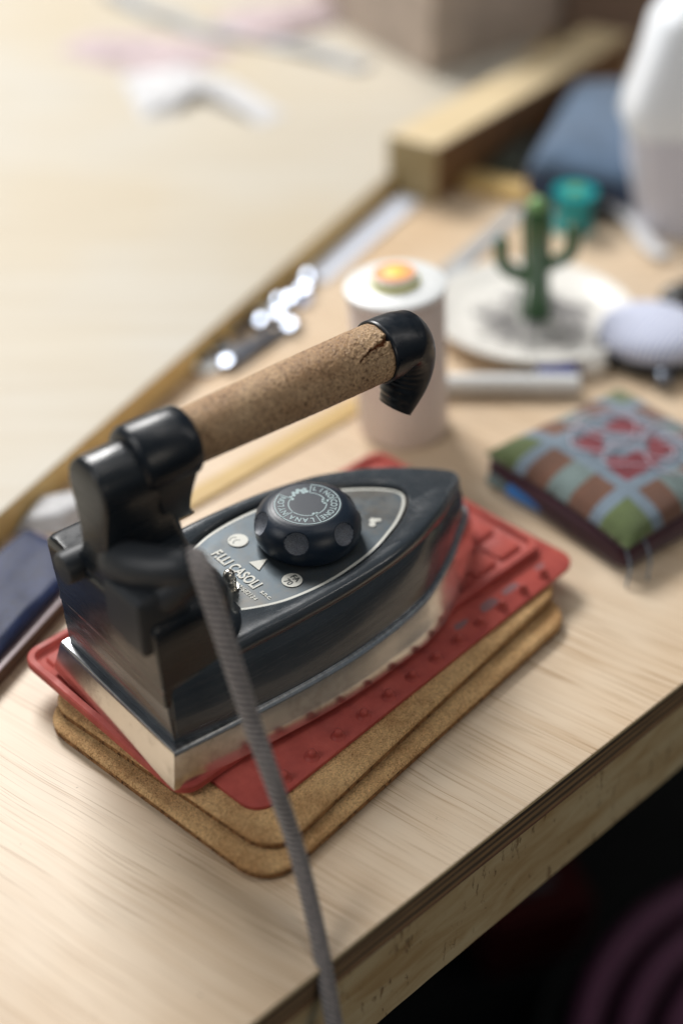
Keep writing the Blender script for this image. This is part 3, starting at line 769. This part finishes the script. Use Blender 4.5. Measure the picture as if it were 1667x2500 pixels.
bm = bmesh.new(); lathe(bm, [(.0118,.1028),(.0116,.1032),(.0070,.1033)], 48); obj('cone_label', bm, M['orange'], sp_, smooth=35)
bm = bmesh.new(); lathe(bm, [(.0058,.1034),(.0052,.1036)], 32); obj('cone_hole_cap', bm, M['yellow'], sp_, smooth=35)
# pin dish
pd = empty('pin_dish', (.1262, .829, .0004), label='round cream ceramic dish full of silver pins right of the spool', cat='dish')
bm = bmesh.new(); lathe(bm, [(.046,0),(.056,.003),(.066,.0105),(.0685,.0128),(.0680,.0140),(.0655,.0138),(.056,.0085),(.044,.0058),(.001,.0055)], 80); obj('dish_bowl', bm, M['cream_ceramic'], pd, smooth=60)
bm = bmesh.new()
rnd = random.Random(3)
for k in range(150):
    a = rnd.random()*2*PI; rr = .036*math.sqrt(rnd.random()); b = rnd.random()*PI; l = .011
    c = Vector((rr*math.cos(a), rr*math.sin(a)-.002, .0068+.0022*rnd.random())); d = Vector((math.cos(b), math.sin(b), .1*(rnd.random()-.5)))*l
    tube(bm, [c-d, c+d], .00035, 5)
pn = obj('pin_heap', bm, M['pins']); pn.location = (.1262, .829, .0004)
tag(pn, 'loose heap of silver steel pins lying in the cream dish', 'pins', kind='stuff')
# cactus ornament
ca = empty('cactus_ornament', (.1290, .8300, .0066), label='dark green cactus ornament standing in the dish of pins', cat='ornament')
ca.rotation_euler = (0, R(-4), 0)
bm = bmesh.new(); seg = 24
rings = []
for r, z in ((.0098,0),(.0095,.01),(.0082,.03),(.0085,.05),(.0090,.066),(.0085,.074),(.0062,.080)):
    rings.append([Vector((r*(1+.10*math.cos(8*2*PI*k/seg/1))*math.cos(2*PI*k/seg), r*(1+.10*math.cos(8*2*PI*k/seg))*math.sin(2*PI*k/seg), z)) for k in range(seg)])
loft(bm, rings); obj('cactus_stem', bm, M['cactus'], ca, smooth=60)
bm = bmesh.new(); ico(bm, (0,0,.080), .0064, 3); obj('cactus_top', bm, M['cactus_tip'], ca, smooth=180)
bm = bmesh.new(); tube(bm, catmull([(-.004,0,.030),(-.014,0,.034),(-.022,0,.042),(-.0225,0,.056)], 6), .0050, 12); ico(bm, (-.0225,0,.056), .0050, 2); obj('cactus_arm', bm, M['cactus'], ca, smooth=180)
bm = bmesh.new(); tube(bm, catmull([(.004,0,.038),(.014,0,.041),(.022,0,.047),(.0235,0,.062)], 6), .0050, 12); ico(bm, (.0235,0,.062), .0050, 2); obj('cactus_arm', bm, M['cactus'], ca, smooth=180)
# teal spool, cream strap, grey strip
tl = empty('teal_spool', (.172, .975, .0004), label='small teal thread reel behind the cactus ornament', cat='thread reel')
bm = bmesh.new(); lathe(bm, [(.016,0),(.016,.003),(.0135,.0035),(.0135,.027),(.016,.0275),(.016,.030)], 32); obj('reel_body', bm, M['teal'], tl, smooth=40)
bm = bmesh.new(); lathe(bm, [(.006,.0302),(.005,.0312)], 24); obj('reel_hole_cap', bm, M['cactus_tip'], tl, smooth=40)
bm = bmesh.new()
cl = catmull([(.178,.985,.010),(.200,.992,.014),(.214,.975,.010),(.222,.945,.004),(.231,.922,.003)], 10)
rings = [[p+Vector((-.006,-.004,0)), p+Vector((.006,.004,0)), p+Vector((.006,.004,.002)), p+Vector((-.006,-.004,.002))] for p in cl]
loft(bm, rings); tag(obj('cotton_strap', bm, M['white_cloth'], smooth=40), 'curved cream cotton strap beside the foot of the white machine', 'strap')
bm = bmesh.new()
a, b = Vector((.058,.872,0)), Vector((.142,1.014,0)); d = (b-a).normalized(); n_ = Vector((-d.y,d.x,0))*.008
loft(bm, [[p+Vector((0,0,.0004)) for p in (a-n_, b-n_*.5, b+n_*.5, a+n_)], [p+Vector((0,0,.002)) for p in (a-n_, b-n_*.5, b+n_*.5, a+n_)]])
tag(obj('fabric_strip', bm, M['grey_tape'], smooth=None), 'narrow grey lilac fabric strip lying between the spool and the cactus dish', 'fabric strip')
# steel ruler
bm = bmesh.new()
a, b = Vector((-.020,.893,0)), Vector((.052,1.024,0)); d = (b-a).normalized(); n_ = Vector((-d.y,d.x,0))*.0105
loft(bm, [[p+Vector((0,0,.0004)) for p in (a-n_, b-n_, b+n_, a+n_)], [p+Vector((0,0,.0022)) for p in (a-n_, b-n_, b+n_, a+n_)]])
tag(obj('steel_ruler', bm, M['steel'], smooth=None, bevel=.0004), 'pale steel ruler lying along the raised board edge', 'ruler')
# bobbins
def bobbin_mesh():
    bm = bmesh.new(); lathe(bm, [(.0050,0),(.0062,.0006),(.0062,.0016),(.0052,.0030),(.0036,.0042),(.0034,.0046),(.0032,.0046)], 32)
    return bm
bob0 = None
bobs = [(-.0235,.889,'silver snap button nearest the steel ruler'),(-.0250,.872,'silver snap button touching the one nearest the ruler'),(-.0440,.855,'brightest silver snap button in the cluster above the handle'),(-.0330,.822,'silver snap button just above the middle of the cork handle'),(-.0610,.836,'silver snap button beside the dark snips tip'),(-.0700,.822,'silver snap button closest to the golden board edge'),(-.0880,.783,'silver snap button furthest left in the shiny cluster'),(-.0720,.776,'silver snap button peeping out just above the cork handle'),(-.0345,.858,'silver snap button in the middle of the three nearest the ruler'),(-.0530,.828,'silver snap button lying against the blade of the snips'),(-.0800,.800,'dull silver snap button low on the golden board edge'),(-.0410,.838,'silver snap button between the snips handle and the brightest snap')]
for i, (x, y, lb) in enumerate(bobs):
    if bob0 is None: o = bob0 = obj('snap_button', bobbin_mesh(), M['bobbin'], smooth=25)
    else: o = bob0.copy(); C.objects.link(o)
    o.location = (x, y, .0028); nv = Vector((-.30+.03*(i%3), -.27+.02*(i%2), .9)).normalized(); o.rotation_euler = nv.to_track_quat('Z','Y').to_euler(); tag(o, lb, 'snap button', 'silver snap buttons beside the raised board')
for i, (x, y, mt, lb) in enumerate(((-.0500, .846, 'white_plastic', 'round white button nearest the raised board among the snaps'), (-.0760, .794, 'cream_ceramic', 'round cream button low in the cluster above the handle'), (-.0860, .775, 'white_plastic', 'round white button furthest left, half hidden by the handle'), (-.0290, .862, 'stripe', 'pale blue button between the silver snaps near the ruler'))):
    bm = bmesh.new(); lathe(bm, [(.006,0),(.0080,.001),(.0082,.0028),(.0072,.0034),(.0060,.0026),(.001,.0025)], 28)
    o = obj('round_button', bm, M[mt], smooth=50); o.location = (x, y, .0006); o.rotation_euler = (R(3*i), R(-4), 0); tag(o, lb, 'button', 'pale buttons among the snaps')
sci = empty('thread_snips', (-.048, .806, .0004), R(52), label='dark metal thread snips lying among the bobbins', cat='snips')
for s in (-1, 1):
    bm = bmesh.new(); loft(bm, [[Vector((-.035, s*.002-.003, z)), Vector((-.035, s*.010+.003, z)), Vector((.030, s*.0015+.0015, z)), Vector((.034, s*.0015-.0008, z))] for z in (.001+.0016*(s>0), .0024+.0016*(s>0))])
    obj('blade', bm, M['dark_metal'], sci, smooth=None)
# white marker pen + cap
mk = empty('marker_pen', (.056, .7465, .0070), label='thick white marker pen lying behind the patchwork pincushion', cat='pen')
def xcyl(bm, x0, x1, r0, r1, seg=28):
    loft(bm, [[Vector((x, r*math.cos(2*PI*k/seg), r*math.sin(2*PI*k/seg))) for k in range(seg)] for x, r in ((x0, r0*.8), (x0+.0012, r0), (x1-.0012, r1), (x1, r1*.8))])
bm = bmesh.new(); xcyl(bm, 0, .060, .0063, .0064); obj('pen_barrel', bm, M['white_plastic'], mk, smooth=40)
bm = bmesh.new(); xcyl(bm, .0603, .091, .0068, .0062); obj('pen_cap', bm, M['white_plastic'], mk, smooth=40)
bm = bmesh.new(); xcyl(bm, -.012, .012, .0050, .0046)
o = obj('pen_lid', bm, M['blue_plastic'], smooth=40); o.location = (.135, .7655, .0055); o.rotation_euler = (0,0,R(4)); tag(o, 'cobalt blue pen lid between the dish and the white marker pen', 'pen lid')
bm = bmesh.new(); lathe(bm, [(.009,0),(.0105,.002),(.0105,.009),(.008,.012),(.001,.013)], 32)
o = obj('wax_chalk', bm, M['cream_ceramic'], smooth=60); o.location = (.158,.775,.0004); tag(o, 'round cream tailor chalk between the blue lid and the striped pincushion', 'chalk')
# striped pincushion
rp = empty('round_pincushion', (.2000, .7950, .0004), label='round blue and white striped pincushion on a black base at the right edge', cat='pincushion')
bm = bmesh.new(); lathe(bm, [(.030,0),(.034,.002),(.036,.008),(.034,.0100)], 48); obj('cushion_base', bm, M['black_plastic'], rp, smooth=40)
bm = bmesh.new(); lathe(bm, [(.033,.0102),(.0355,.013),(.034,.019),(.027,.0235),(.014,.026),(.001,.0268)], 48); obj('cushion_pad', bm, M['stripe'], rp, smooth=180)
bm = bmesh.new(); ico(bm, (0,0,0), .0062, 3); o = obj('steel_ball', bm, M['bobbin'], smooth=180); o.location = (.200,.7525,.0068); tag(o, 'small shiny steel ball in front of the striped pincushion', 'ball')
bm = bmesh.new(); loft(bm, [rrect(-.02,.02,-.008,.008,0,.003,4), rrect(-.02,.02,-.008,.008,.012,.003,4), rrect(-.012,.018,-.006,.006,.016,.003,4)])
o = obj('black_clip', bm, M['black_plastic'], smooth=40); o.location = (.236,.858,.0004); o.rotation_euler=(0,0,.5); tag(o, 'black plastic clip behind the striped pincushion', 'clip')

# patchwork pincushion
pcx = empty('patchwork_pincushion', (.0804, .6562, .0035), R(-52.2), label='square patchwork pincushion of green, brown, grey and red tweed on maroon velvet', cat='pincushion')
SL = .1088
bm = bmesh.new(); G = 40; grid = {}
def puff(u, v, top):
    e = 1-(abs(2*u-1))**3.2; f = 1-(abs(2*v-1))**3.2; b = (max(0, e)*max(0, f))**.5
    return (.0150+.0125*b) if top else (.0150-.0135*b**.6)
def patch(u, v):
    uu, vv = u*6-3, v*6-3; r = max(abs(uu), abs(vv)); q = min(abs(uu), abs(vv))
    if r > 1.75:
        if q > 1.75: return 0
        if q > 1.35: return 3
        return 2 if q < .5 else 1
    if r > 1.4: return 3
    if uu > .4 and vv < .2: return 4
    if q < .22: return 3
    return 4 if r < 1.25 and abs(uu)+abs(vv) > 1.0 else 3
for top in (1, 0):
    for i in range(G+1):
        for j in range(G+1):
            u, v = i/G, j/G
            x, y = u*SL, v*SL
            pin = 1-.05*math.sin(PI*u); pin2 = 1-.05*math.sin(PI*v)
            X = (x-SL/2)*(pin2)+SL/2; Y = (y-SL/2)*(pin)+SL/2
            grid[top, i, j] = bm.verts.new((X, Y, puff(u, v, top)+.0008*noise.noise(Vector((x*60, y*60, top)))))
for top in (1, 0):
    for i in range(G):
        for j in range(G):
            q = [grid[top, i, j], grid[top, i+1, j], grid[top, i+1, j+1], grid[top, i, j+1]]
            f = bm.faces.new(q if top else q[::-1]); f.material_index = patch((i+.5)/G, (j+.5)/G) if top else 5
bmesh.ops.remove_doubles(bm, verts=bm.verts, dist=.00005)
obj('patchwork_cover', bm, [M['green'], M['brown'], M['teal_grey'], M['sky_tweed'], M['wine'], M['maroon']], pcx, smooth=180)
bm = bmesh.new()
loft(bm, [rrect(.003,SL-.003,.003,SL-.003,z,.006,5) for z in (-.003,)] + [rrect(.0005,SL-.0005,.0005,SL-.0005,z,.006,5) for z in (.001,.009)] + [rrect(.003,SL-.003,.003,SL-.003,.0128,.006,5)])
obj('velvet_side', bm, M['maroon'], pcx, smooth=60)
bm = bmesh.new()
for k, (cx0, cy0, ra_, rb_, ph) in enumerate(((.050,.062,.032,.015,.3),(.066,.052,.020,.012,1.1),(.044,.070,.036,.012,.8),(.072,.074,.026,.017,2.2),(.040,.052,.015,.022,.1))):
    pts = []
    for t in range(49):
        a = 2*PI*t/48*.93+ph; x = cx0+ra_*math.cos(a)*math.cos(ph)-rb_*math.sin(a)*math.sin(ph); y = cy0+ra_*math.cos(a)*math.sin(ph)+rb_*math.sin(a)*math.cos(ph)
        x += .002*noise.noise(Vector((a, k, 0))); x = min(max(x, .006), SL-.006); y = min(max(y, .006), SL-.006)
        pts.append(Vector((x, y, puff(x/SL, y/SL, 1)+.0018+.0012*math.sin(3*a+k))))
    tube(bm, pts, .00045, 6)
o = obj('thread_tangle', bm, M['thread_pink'], smooth=180); o.location = (.0804,.6562,.0035); o.rotation_euler=(0,0,R(-52.2))
tag(o, 'loose tangle of pale lilac thread lying on the patchwork pincushion', 'thread')
bm = bmesh.new(); tube(bm, catmull([(.147,.574,.016),(.149,.566,.010),(.147,.560,.001)], 6), .0006, 6); tube(bm, catmull([(.157,.580,.018),(.160,.572,.012),(.159,.566,.001)], 6), .0006, 6)
tag(obj('thread_end', bm, M['sky_tweed'], smooth=180), 'two loose thread ends hanging from the near corner of the patchwork pincushion', 'thread')
# blue scissors/pen beneath
bp2 = empty('ballpoint_pen', (.0865, .6475, .0052), R(-44), label='bright blue pen poking out from under the patchwork pincushion', cat='pen')
bm = bmesh.new(); xcyl(bm, .010, .060, .0040, .0040, 20); obj('pen_barrel', bm, M['sky_plastic'], bp2, smooth=40)
bm = bmesh.new(); xcyl(bm, -.004, .0097, .0038, .0030, 20); obj('pen_tip', bm, M['teal_grey'], bp2, smooth=40)
bm = bmesh.new(); xcyl(bm, .0603, .072, .0034, .0034, 20); obj('pen_end', bm, M['white_plastic'], bp2, smooth=40)

# left: slab and navy cloth, white cloth
bm = bmesh.new()
q = [(-.2015,.4000),(-.1255,.5740),(-.1640,.5990),(-.2400,.4200)]
loft(bm, [[Vector((x, y, .0005)) for x, y in q], [Vector((x, y, .0085)) for x, y in q], ])
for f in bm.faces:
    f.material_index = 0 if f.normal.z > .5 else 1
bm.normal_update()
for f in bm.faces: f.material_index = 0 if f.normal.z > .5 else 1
tag(obj('laminate_panel', bm, [M['mauve_board'], M['mauve_side']], smooth=None, bevel=.0012), 'mauve grey laminate panel under the navy cloth at the left edge', 'panel')
bm = bmesh.new(); G = 44; gv = {}
cp = [(-.1815,.458),(-.1465,.549),(-.1545,.592),(-.30,.60),(-.30,.458)]
def inside_map(u, v):
    # bilinear over quad
    A_, B_, C_, D_ = Vector((-.2450,.417)), Vector((-.2055,.402)), Vector((-.1300,.5735)), Vector((-.1665,.5970))
    p = A_.lerp(B_, u).lerp(D_.lerp(C_, u), v); return p
rings_t = []
for i in range(G+1):
    for j in range(G+1):
        u, v = i/G, j/G; p = inside_map(u, v)
        e = min(1, (1-u)*9, v*9+.2, (1-v)*7); e = max(0, e)
        z = .0102 + .0045*e**.5 + .0020*e*noise.noise(Vector((p.x*38+3, p.y*24, 0))) + .0008*noise.noise(Vector((p.x*90, p.y*60, 2)))*e
        gv[i, j] = bm.verts.new((p.x, p.y, z))
for i in range(G):
    for j in range(G): bm.faces.new((gv[i,j], gv[i+1,j], gv[i+1,j+1], gv[i,j+1]))
o = obj('navy_cloth', bm, M['navy'], smooth=180); sm = o.modifiers.new('solid', 'SOLIDIFY'); sm.thickness = .001; sm.offset = -1
tag(o, 'folded navy blue satin cloth on the mauve panel at the left edge', 'cloth')
def scrap(name, pts, z, h, m, label, cat, amp=.003, seed=0):
    bm = bmesh.new(); P = [Vector((x, y, 0)) for x, y in pts]; c = sum(P, Vector())/len(P); K = 8
    ring = []
    dense = []
    for a, b in zip(P, P[1:]+P[:1]):
        for t in range(6): dense.append(a.lerp(b, t/6))
    rings = []
    for k in range(K, 0, -1):
        s = k/K
        rings.append([c.lerp(p, s)+Vector((0,0,z+(h*(1-s**4))+amp*(1-s**6)*(.5+noise.noise(p*30+Vector((seed,0,s*2))))) ) for p in dense])
    bot = [Vector((p.x, p.y, z)) for p in rings[0]]
    loft(bm, [bot]+rings); return tag(obj(name, bm, m, smooth=180), label, cat)
scrap('white_cloth', [(-.178,.606),(-.150,.606),(-.130,.622),(-.146,.640),(-.170,.632)], .0004, .008, M['white_cloth'], 'small folded white cloth behind the navy cloth, left of the iron', 'cloth')

# top left: fabric scraps and tape on the raised board
Zb = .0185
bm = bmesh.new()
cl = catmull([(-.235,1.47,0),(-.195,1.415,0),(-.160,1.380,0),(-.117,1.345,0),(-.066,1.320,0),(-.018,1.287,0),(.022,1.256,0)], 12); rings = []
for i, p in enumerate(cl):
    t = (cl[min(i+1,len(cl)-1)]-cl[max(i-1,0)]).normalized(); n_ = Vector((-t.y, t.x, 0))*.011; zz = Zb+.0006+.0016*(1+math.sin(i*.35))
    rings.append([p-n_+Vector((0,0,zz)), p+n_+Vector((0,0,zz)), p+n_+Vector((0,0,zz+.001)), p-n_+Vector((0,0,zz+.001))])
loft(bm, rings); tag(obj('webbing_tape', bm, M['grey_tape'], smooth=60), 'curving grey webbing tape lying across the top left of the pale board', 'tape')
scrap('fabric_scrap', [(-.262,1.300),(-.215,1.262),(-.160,1.235),(-.120,1.262),(-.094,1.300),(-.130,1.325),(-.190,1.330),(-.245,1.335)], Zb, .006, M['pink_cloth'], 'pale pink crumpled fabric scrap furthest left on the pale board', 'fabric scrap', .006, 1)
scrap('fabric_scrap', [(-.196,1.236),(-.166,1.140),(-.140,1.150),(-.125,1.190),(-.066,1.125),(-.046,1.150),(-.094,1.225),(-.150,1.262)], Zb, .006, M['white_cloth'], 'white forked fabric scrap nearest the viewer on the pale board', 'fabric scrap', .005, 2)
scrap('fabric_scrap', [(-.126,1.372),(-.085,1.318),(-.052,1.330),(.004,1.380),(.020,1.430),(-.030,1.435),(-.080,1.395)], Zb+.003, .010, M['pink_cloth'], 'pale pink and white fabric scrap lying across the grey tape', 'fabric scrap', .006, 3)

# machine, cushion, box and far things
def vloft(bm, layers, r=.02):
    loft(bm, [rrect(x0, x1, y0, y1, z, rr, 8) for z, x0, x1, y0, y1, rr in layers])
sm_ = empty('sewing_machine', (.33, 1.03, .0004), label='white sewing machine body with rounded side at the upper right edge', cat='sewing machine')
def ml(z, xl, rr=.018): return (z, xl-.012-.33, .12, .955-1.03+max(0,(z-.10))*.12, -.012+max(0,(z-.10))*.12, rr)
bm = bmesh.new(); vloft(bm, [ml(0,.237,.018), ml(.008,.231,.018), ml(.04,.224), ml(.075,.219)]); obj('machine_base', bm, mat('shaded_white_enamel', (.66,.66,.74), .4), sm_, smooth=50)  # grey paints the shadow on the lower face of the white machine
bm = bmesh.new(); vloft(bm, [ml(.0755,.2165), ml(.083,.213), ml(.10,.216), ml(.125,.223), ml(.150,.228), ml(.158,.234), ml(.165,.242), ml(.20,.256), ml(.24,.276), ml(.29,.30)]); obj('machine_column', bm, M['machine'], sm_, smooth=50)
# felt pouch
fc = empty('felt_pouch', (0,0,.0004), label='thick slate blue felt pouch lying between the beam and the white machine', cat='pouch')
def cush(z, ins):
    P = [Vector((.141,1.014)), Vector((.262,.958)), Vector((.340,1.18)), Vector((.196,1.175))]
    c = sum(P, Vector((0,0)))/4; out = []
    D = []
    for a, b in zip(P, P[1:]+P[:1]):
        for t in range(12): D.append(a.lerp(b, t/12))
    for q in D:
        w = q.lerp(c, ins); out.append(Vector((w.x, w.y, z)))
    return out
bm = bmesh.new(); loft(bm, [cush(0,.03), cush(.004,0), cush(.024,0), cush(.027,.01)]); obj('pouch_side', bm, M['denim_shaded'], fc, smooth=50)
bm = bmesh.new(); loft(bm, [cush(.0272,.004), cush(.030,.002), cush(.035,.02), cush(.041,.10), cush(.046,.3), cush(.048,.6), cush(.0485,.95)]); obj('pouch_flap', bm, M['denim'], fc, smooth=180)
scrap('olive_cloth', [(.085,1.075),(.135,1.040),(.185,1.17),(.165,1.19)], .0004, .012, M['olive'], 'dark olive cloth in the shadow between the beam and the blue pouch', 'cloth', .002, 5)
bm = bmesh.new()
a, b = Vector((.098,1.050,0)), Vector((.152,1.015,0)); d = (b-a).normalized(); n_ = Vector((-d.y,d.x,0))*.012
loft(bm, [[p+Vector((0,0,z)) for p in (a-n_, b-n_, b+n_, a+n_)] for z in (.0004,.010)]); tag(obj('wood_offcut', bm, M['tan_strip'], smooth=None, bevel=.001), 'small tan wood offcut in front of the blue pouch', 'offcut')
bm = bmesh.new(); loft(bm, [[Vector((x, y, z)) for x, y in ((.078,1.240),(.232,1.372),(.10,1.56),(-.03,1.42))] for z in (.0185,.22)])
tag(obj('cardboard_box', bm, M['cardboard'], smooth=None, bevel=.002), 'beige cardboard box standing on the pale board at the top', 'box')
bt = empty('spray_bottle', (.0600,1.345,.0187), label='pinkish plastic bottle with dark cap left of the cardboard box', cat='bottle')
bm = bmesh.new(); lathe(bm, [(.016,0),(.018,.003),(.018,.040),(.010,.050)], 32); obj('bottle_body', bm, M['pink_glass'], bt, smooth=40)
bm = bmesh.new(); lathe(bm, [(.011,.0502),(.011,.075),(.008,.078)], 32); obj('bottle_cap', bm, M['dark_brown'], bt, smooth=40)
bm = bmesh.new(); box(bm, .212,.40,1.335,1.50,.0004,.26); tag(obj('wooden_crate', bm, M['crate'], smooth=None, bevel=.003), 'plain brown wooden crate in the top right corner behind the blue pouch', 'crate')

# below the bench
hz = empty('ribbed_hose', (.400,.600,-.56), label='coiled plum coloured hose in the dark under the bench', cat='hose')
bm = bmesh.new(); pts = []
for t in range(0, 5*48+1):
    a = 2*PI*t/48; r = .060+.0345*t/48; pts.append(Vector((r*math.cos(a), r*1.05*math.sin(a), 0)))
tube(bm, pts, .0125, 10); o = obj('hose_coil', bm, M['plum'], hz, smooth=180)
bm = bmesh.new(); lathe(bm, [(.25,-.19),(.25,-.0135)], 40); obj('hose_stand', bm, M['floor'], hz, smooth=40)
rb = empty('storage_box', (.185,.905,-.749), R(20), label='dark red box with grey label on the floor under the bench', cat='box')
bm = bmesh.new(); box(bm, -.06,.05,-.05,.05,0,.08); obj('box_body', bm, M['red_dark'], rb, smooth=None, bevel=.003)
bm = bmesh.new(); box(bm, -.03,.02,-.02,.02,.0805,.082); obj('box_label', bm, M['grey_label'], rb, smooth=None)

# ------------------------------------------------------------------ light
wd_ = bpy.data.worlds.new('World'); S.world = wd_; wd_.use_nodes = True
bg = wd_.node_tree.nodes['Background']; bg.inputs[0].default_value = (.68,.84,1,1); bg.inputs[1].default_value = .09
def area(name, loc, target, sx, sy, power, col):
    l = bpy.data.lights.new(name, 'AREA'); l.shape = 'RECTANGLE'; l.size = sx; l.size_y = sy; l.energy = power; l.color = col
    o = bpy.data.objects.new(name, l); C.objects.link(o); o.location = loc
    o.rotation_euler = (Vector(target)-Vector(loc)).to_track_quat('-Z', 'Y').to_euler(); return o
area('window_light', (-.85, 2.25, 1.75), (0, .6, 0), 1.05, .75, 72, (1,.98,.955))
area('ceiling_light', (.25, .9, 2.1), (0, .6, 0), 1.6, .22, 5, (1,.95,.89))
area('tube_light', (1.7, .62, 1.45), (0, .55, 0), .10, 1.5, 3.5, (1,.95,.90))
area('room_light', (-1.7, -.3, 1.6), (0, .7, 0), 1.1, .8, 17, (1,.98,.96))
area('front_light', (1.4, -1.3, 1.0), (0, .5, -.1), .9, .7, 5.5, (1,.90,.76))

S.render.engine = 'CYCLES'
S.view_settings.view_transform = 'Standard'; S.view_settings.look = 'None'
S.view_settings.exposure = .15; S.view_settings.gamma = 1
S.cycles.max_bounces = 8
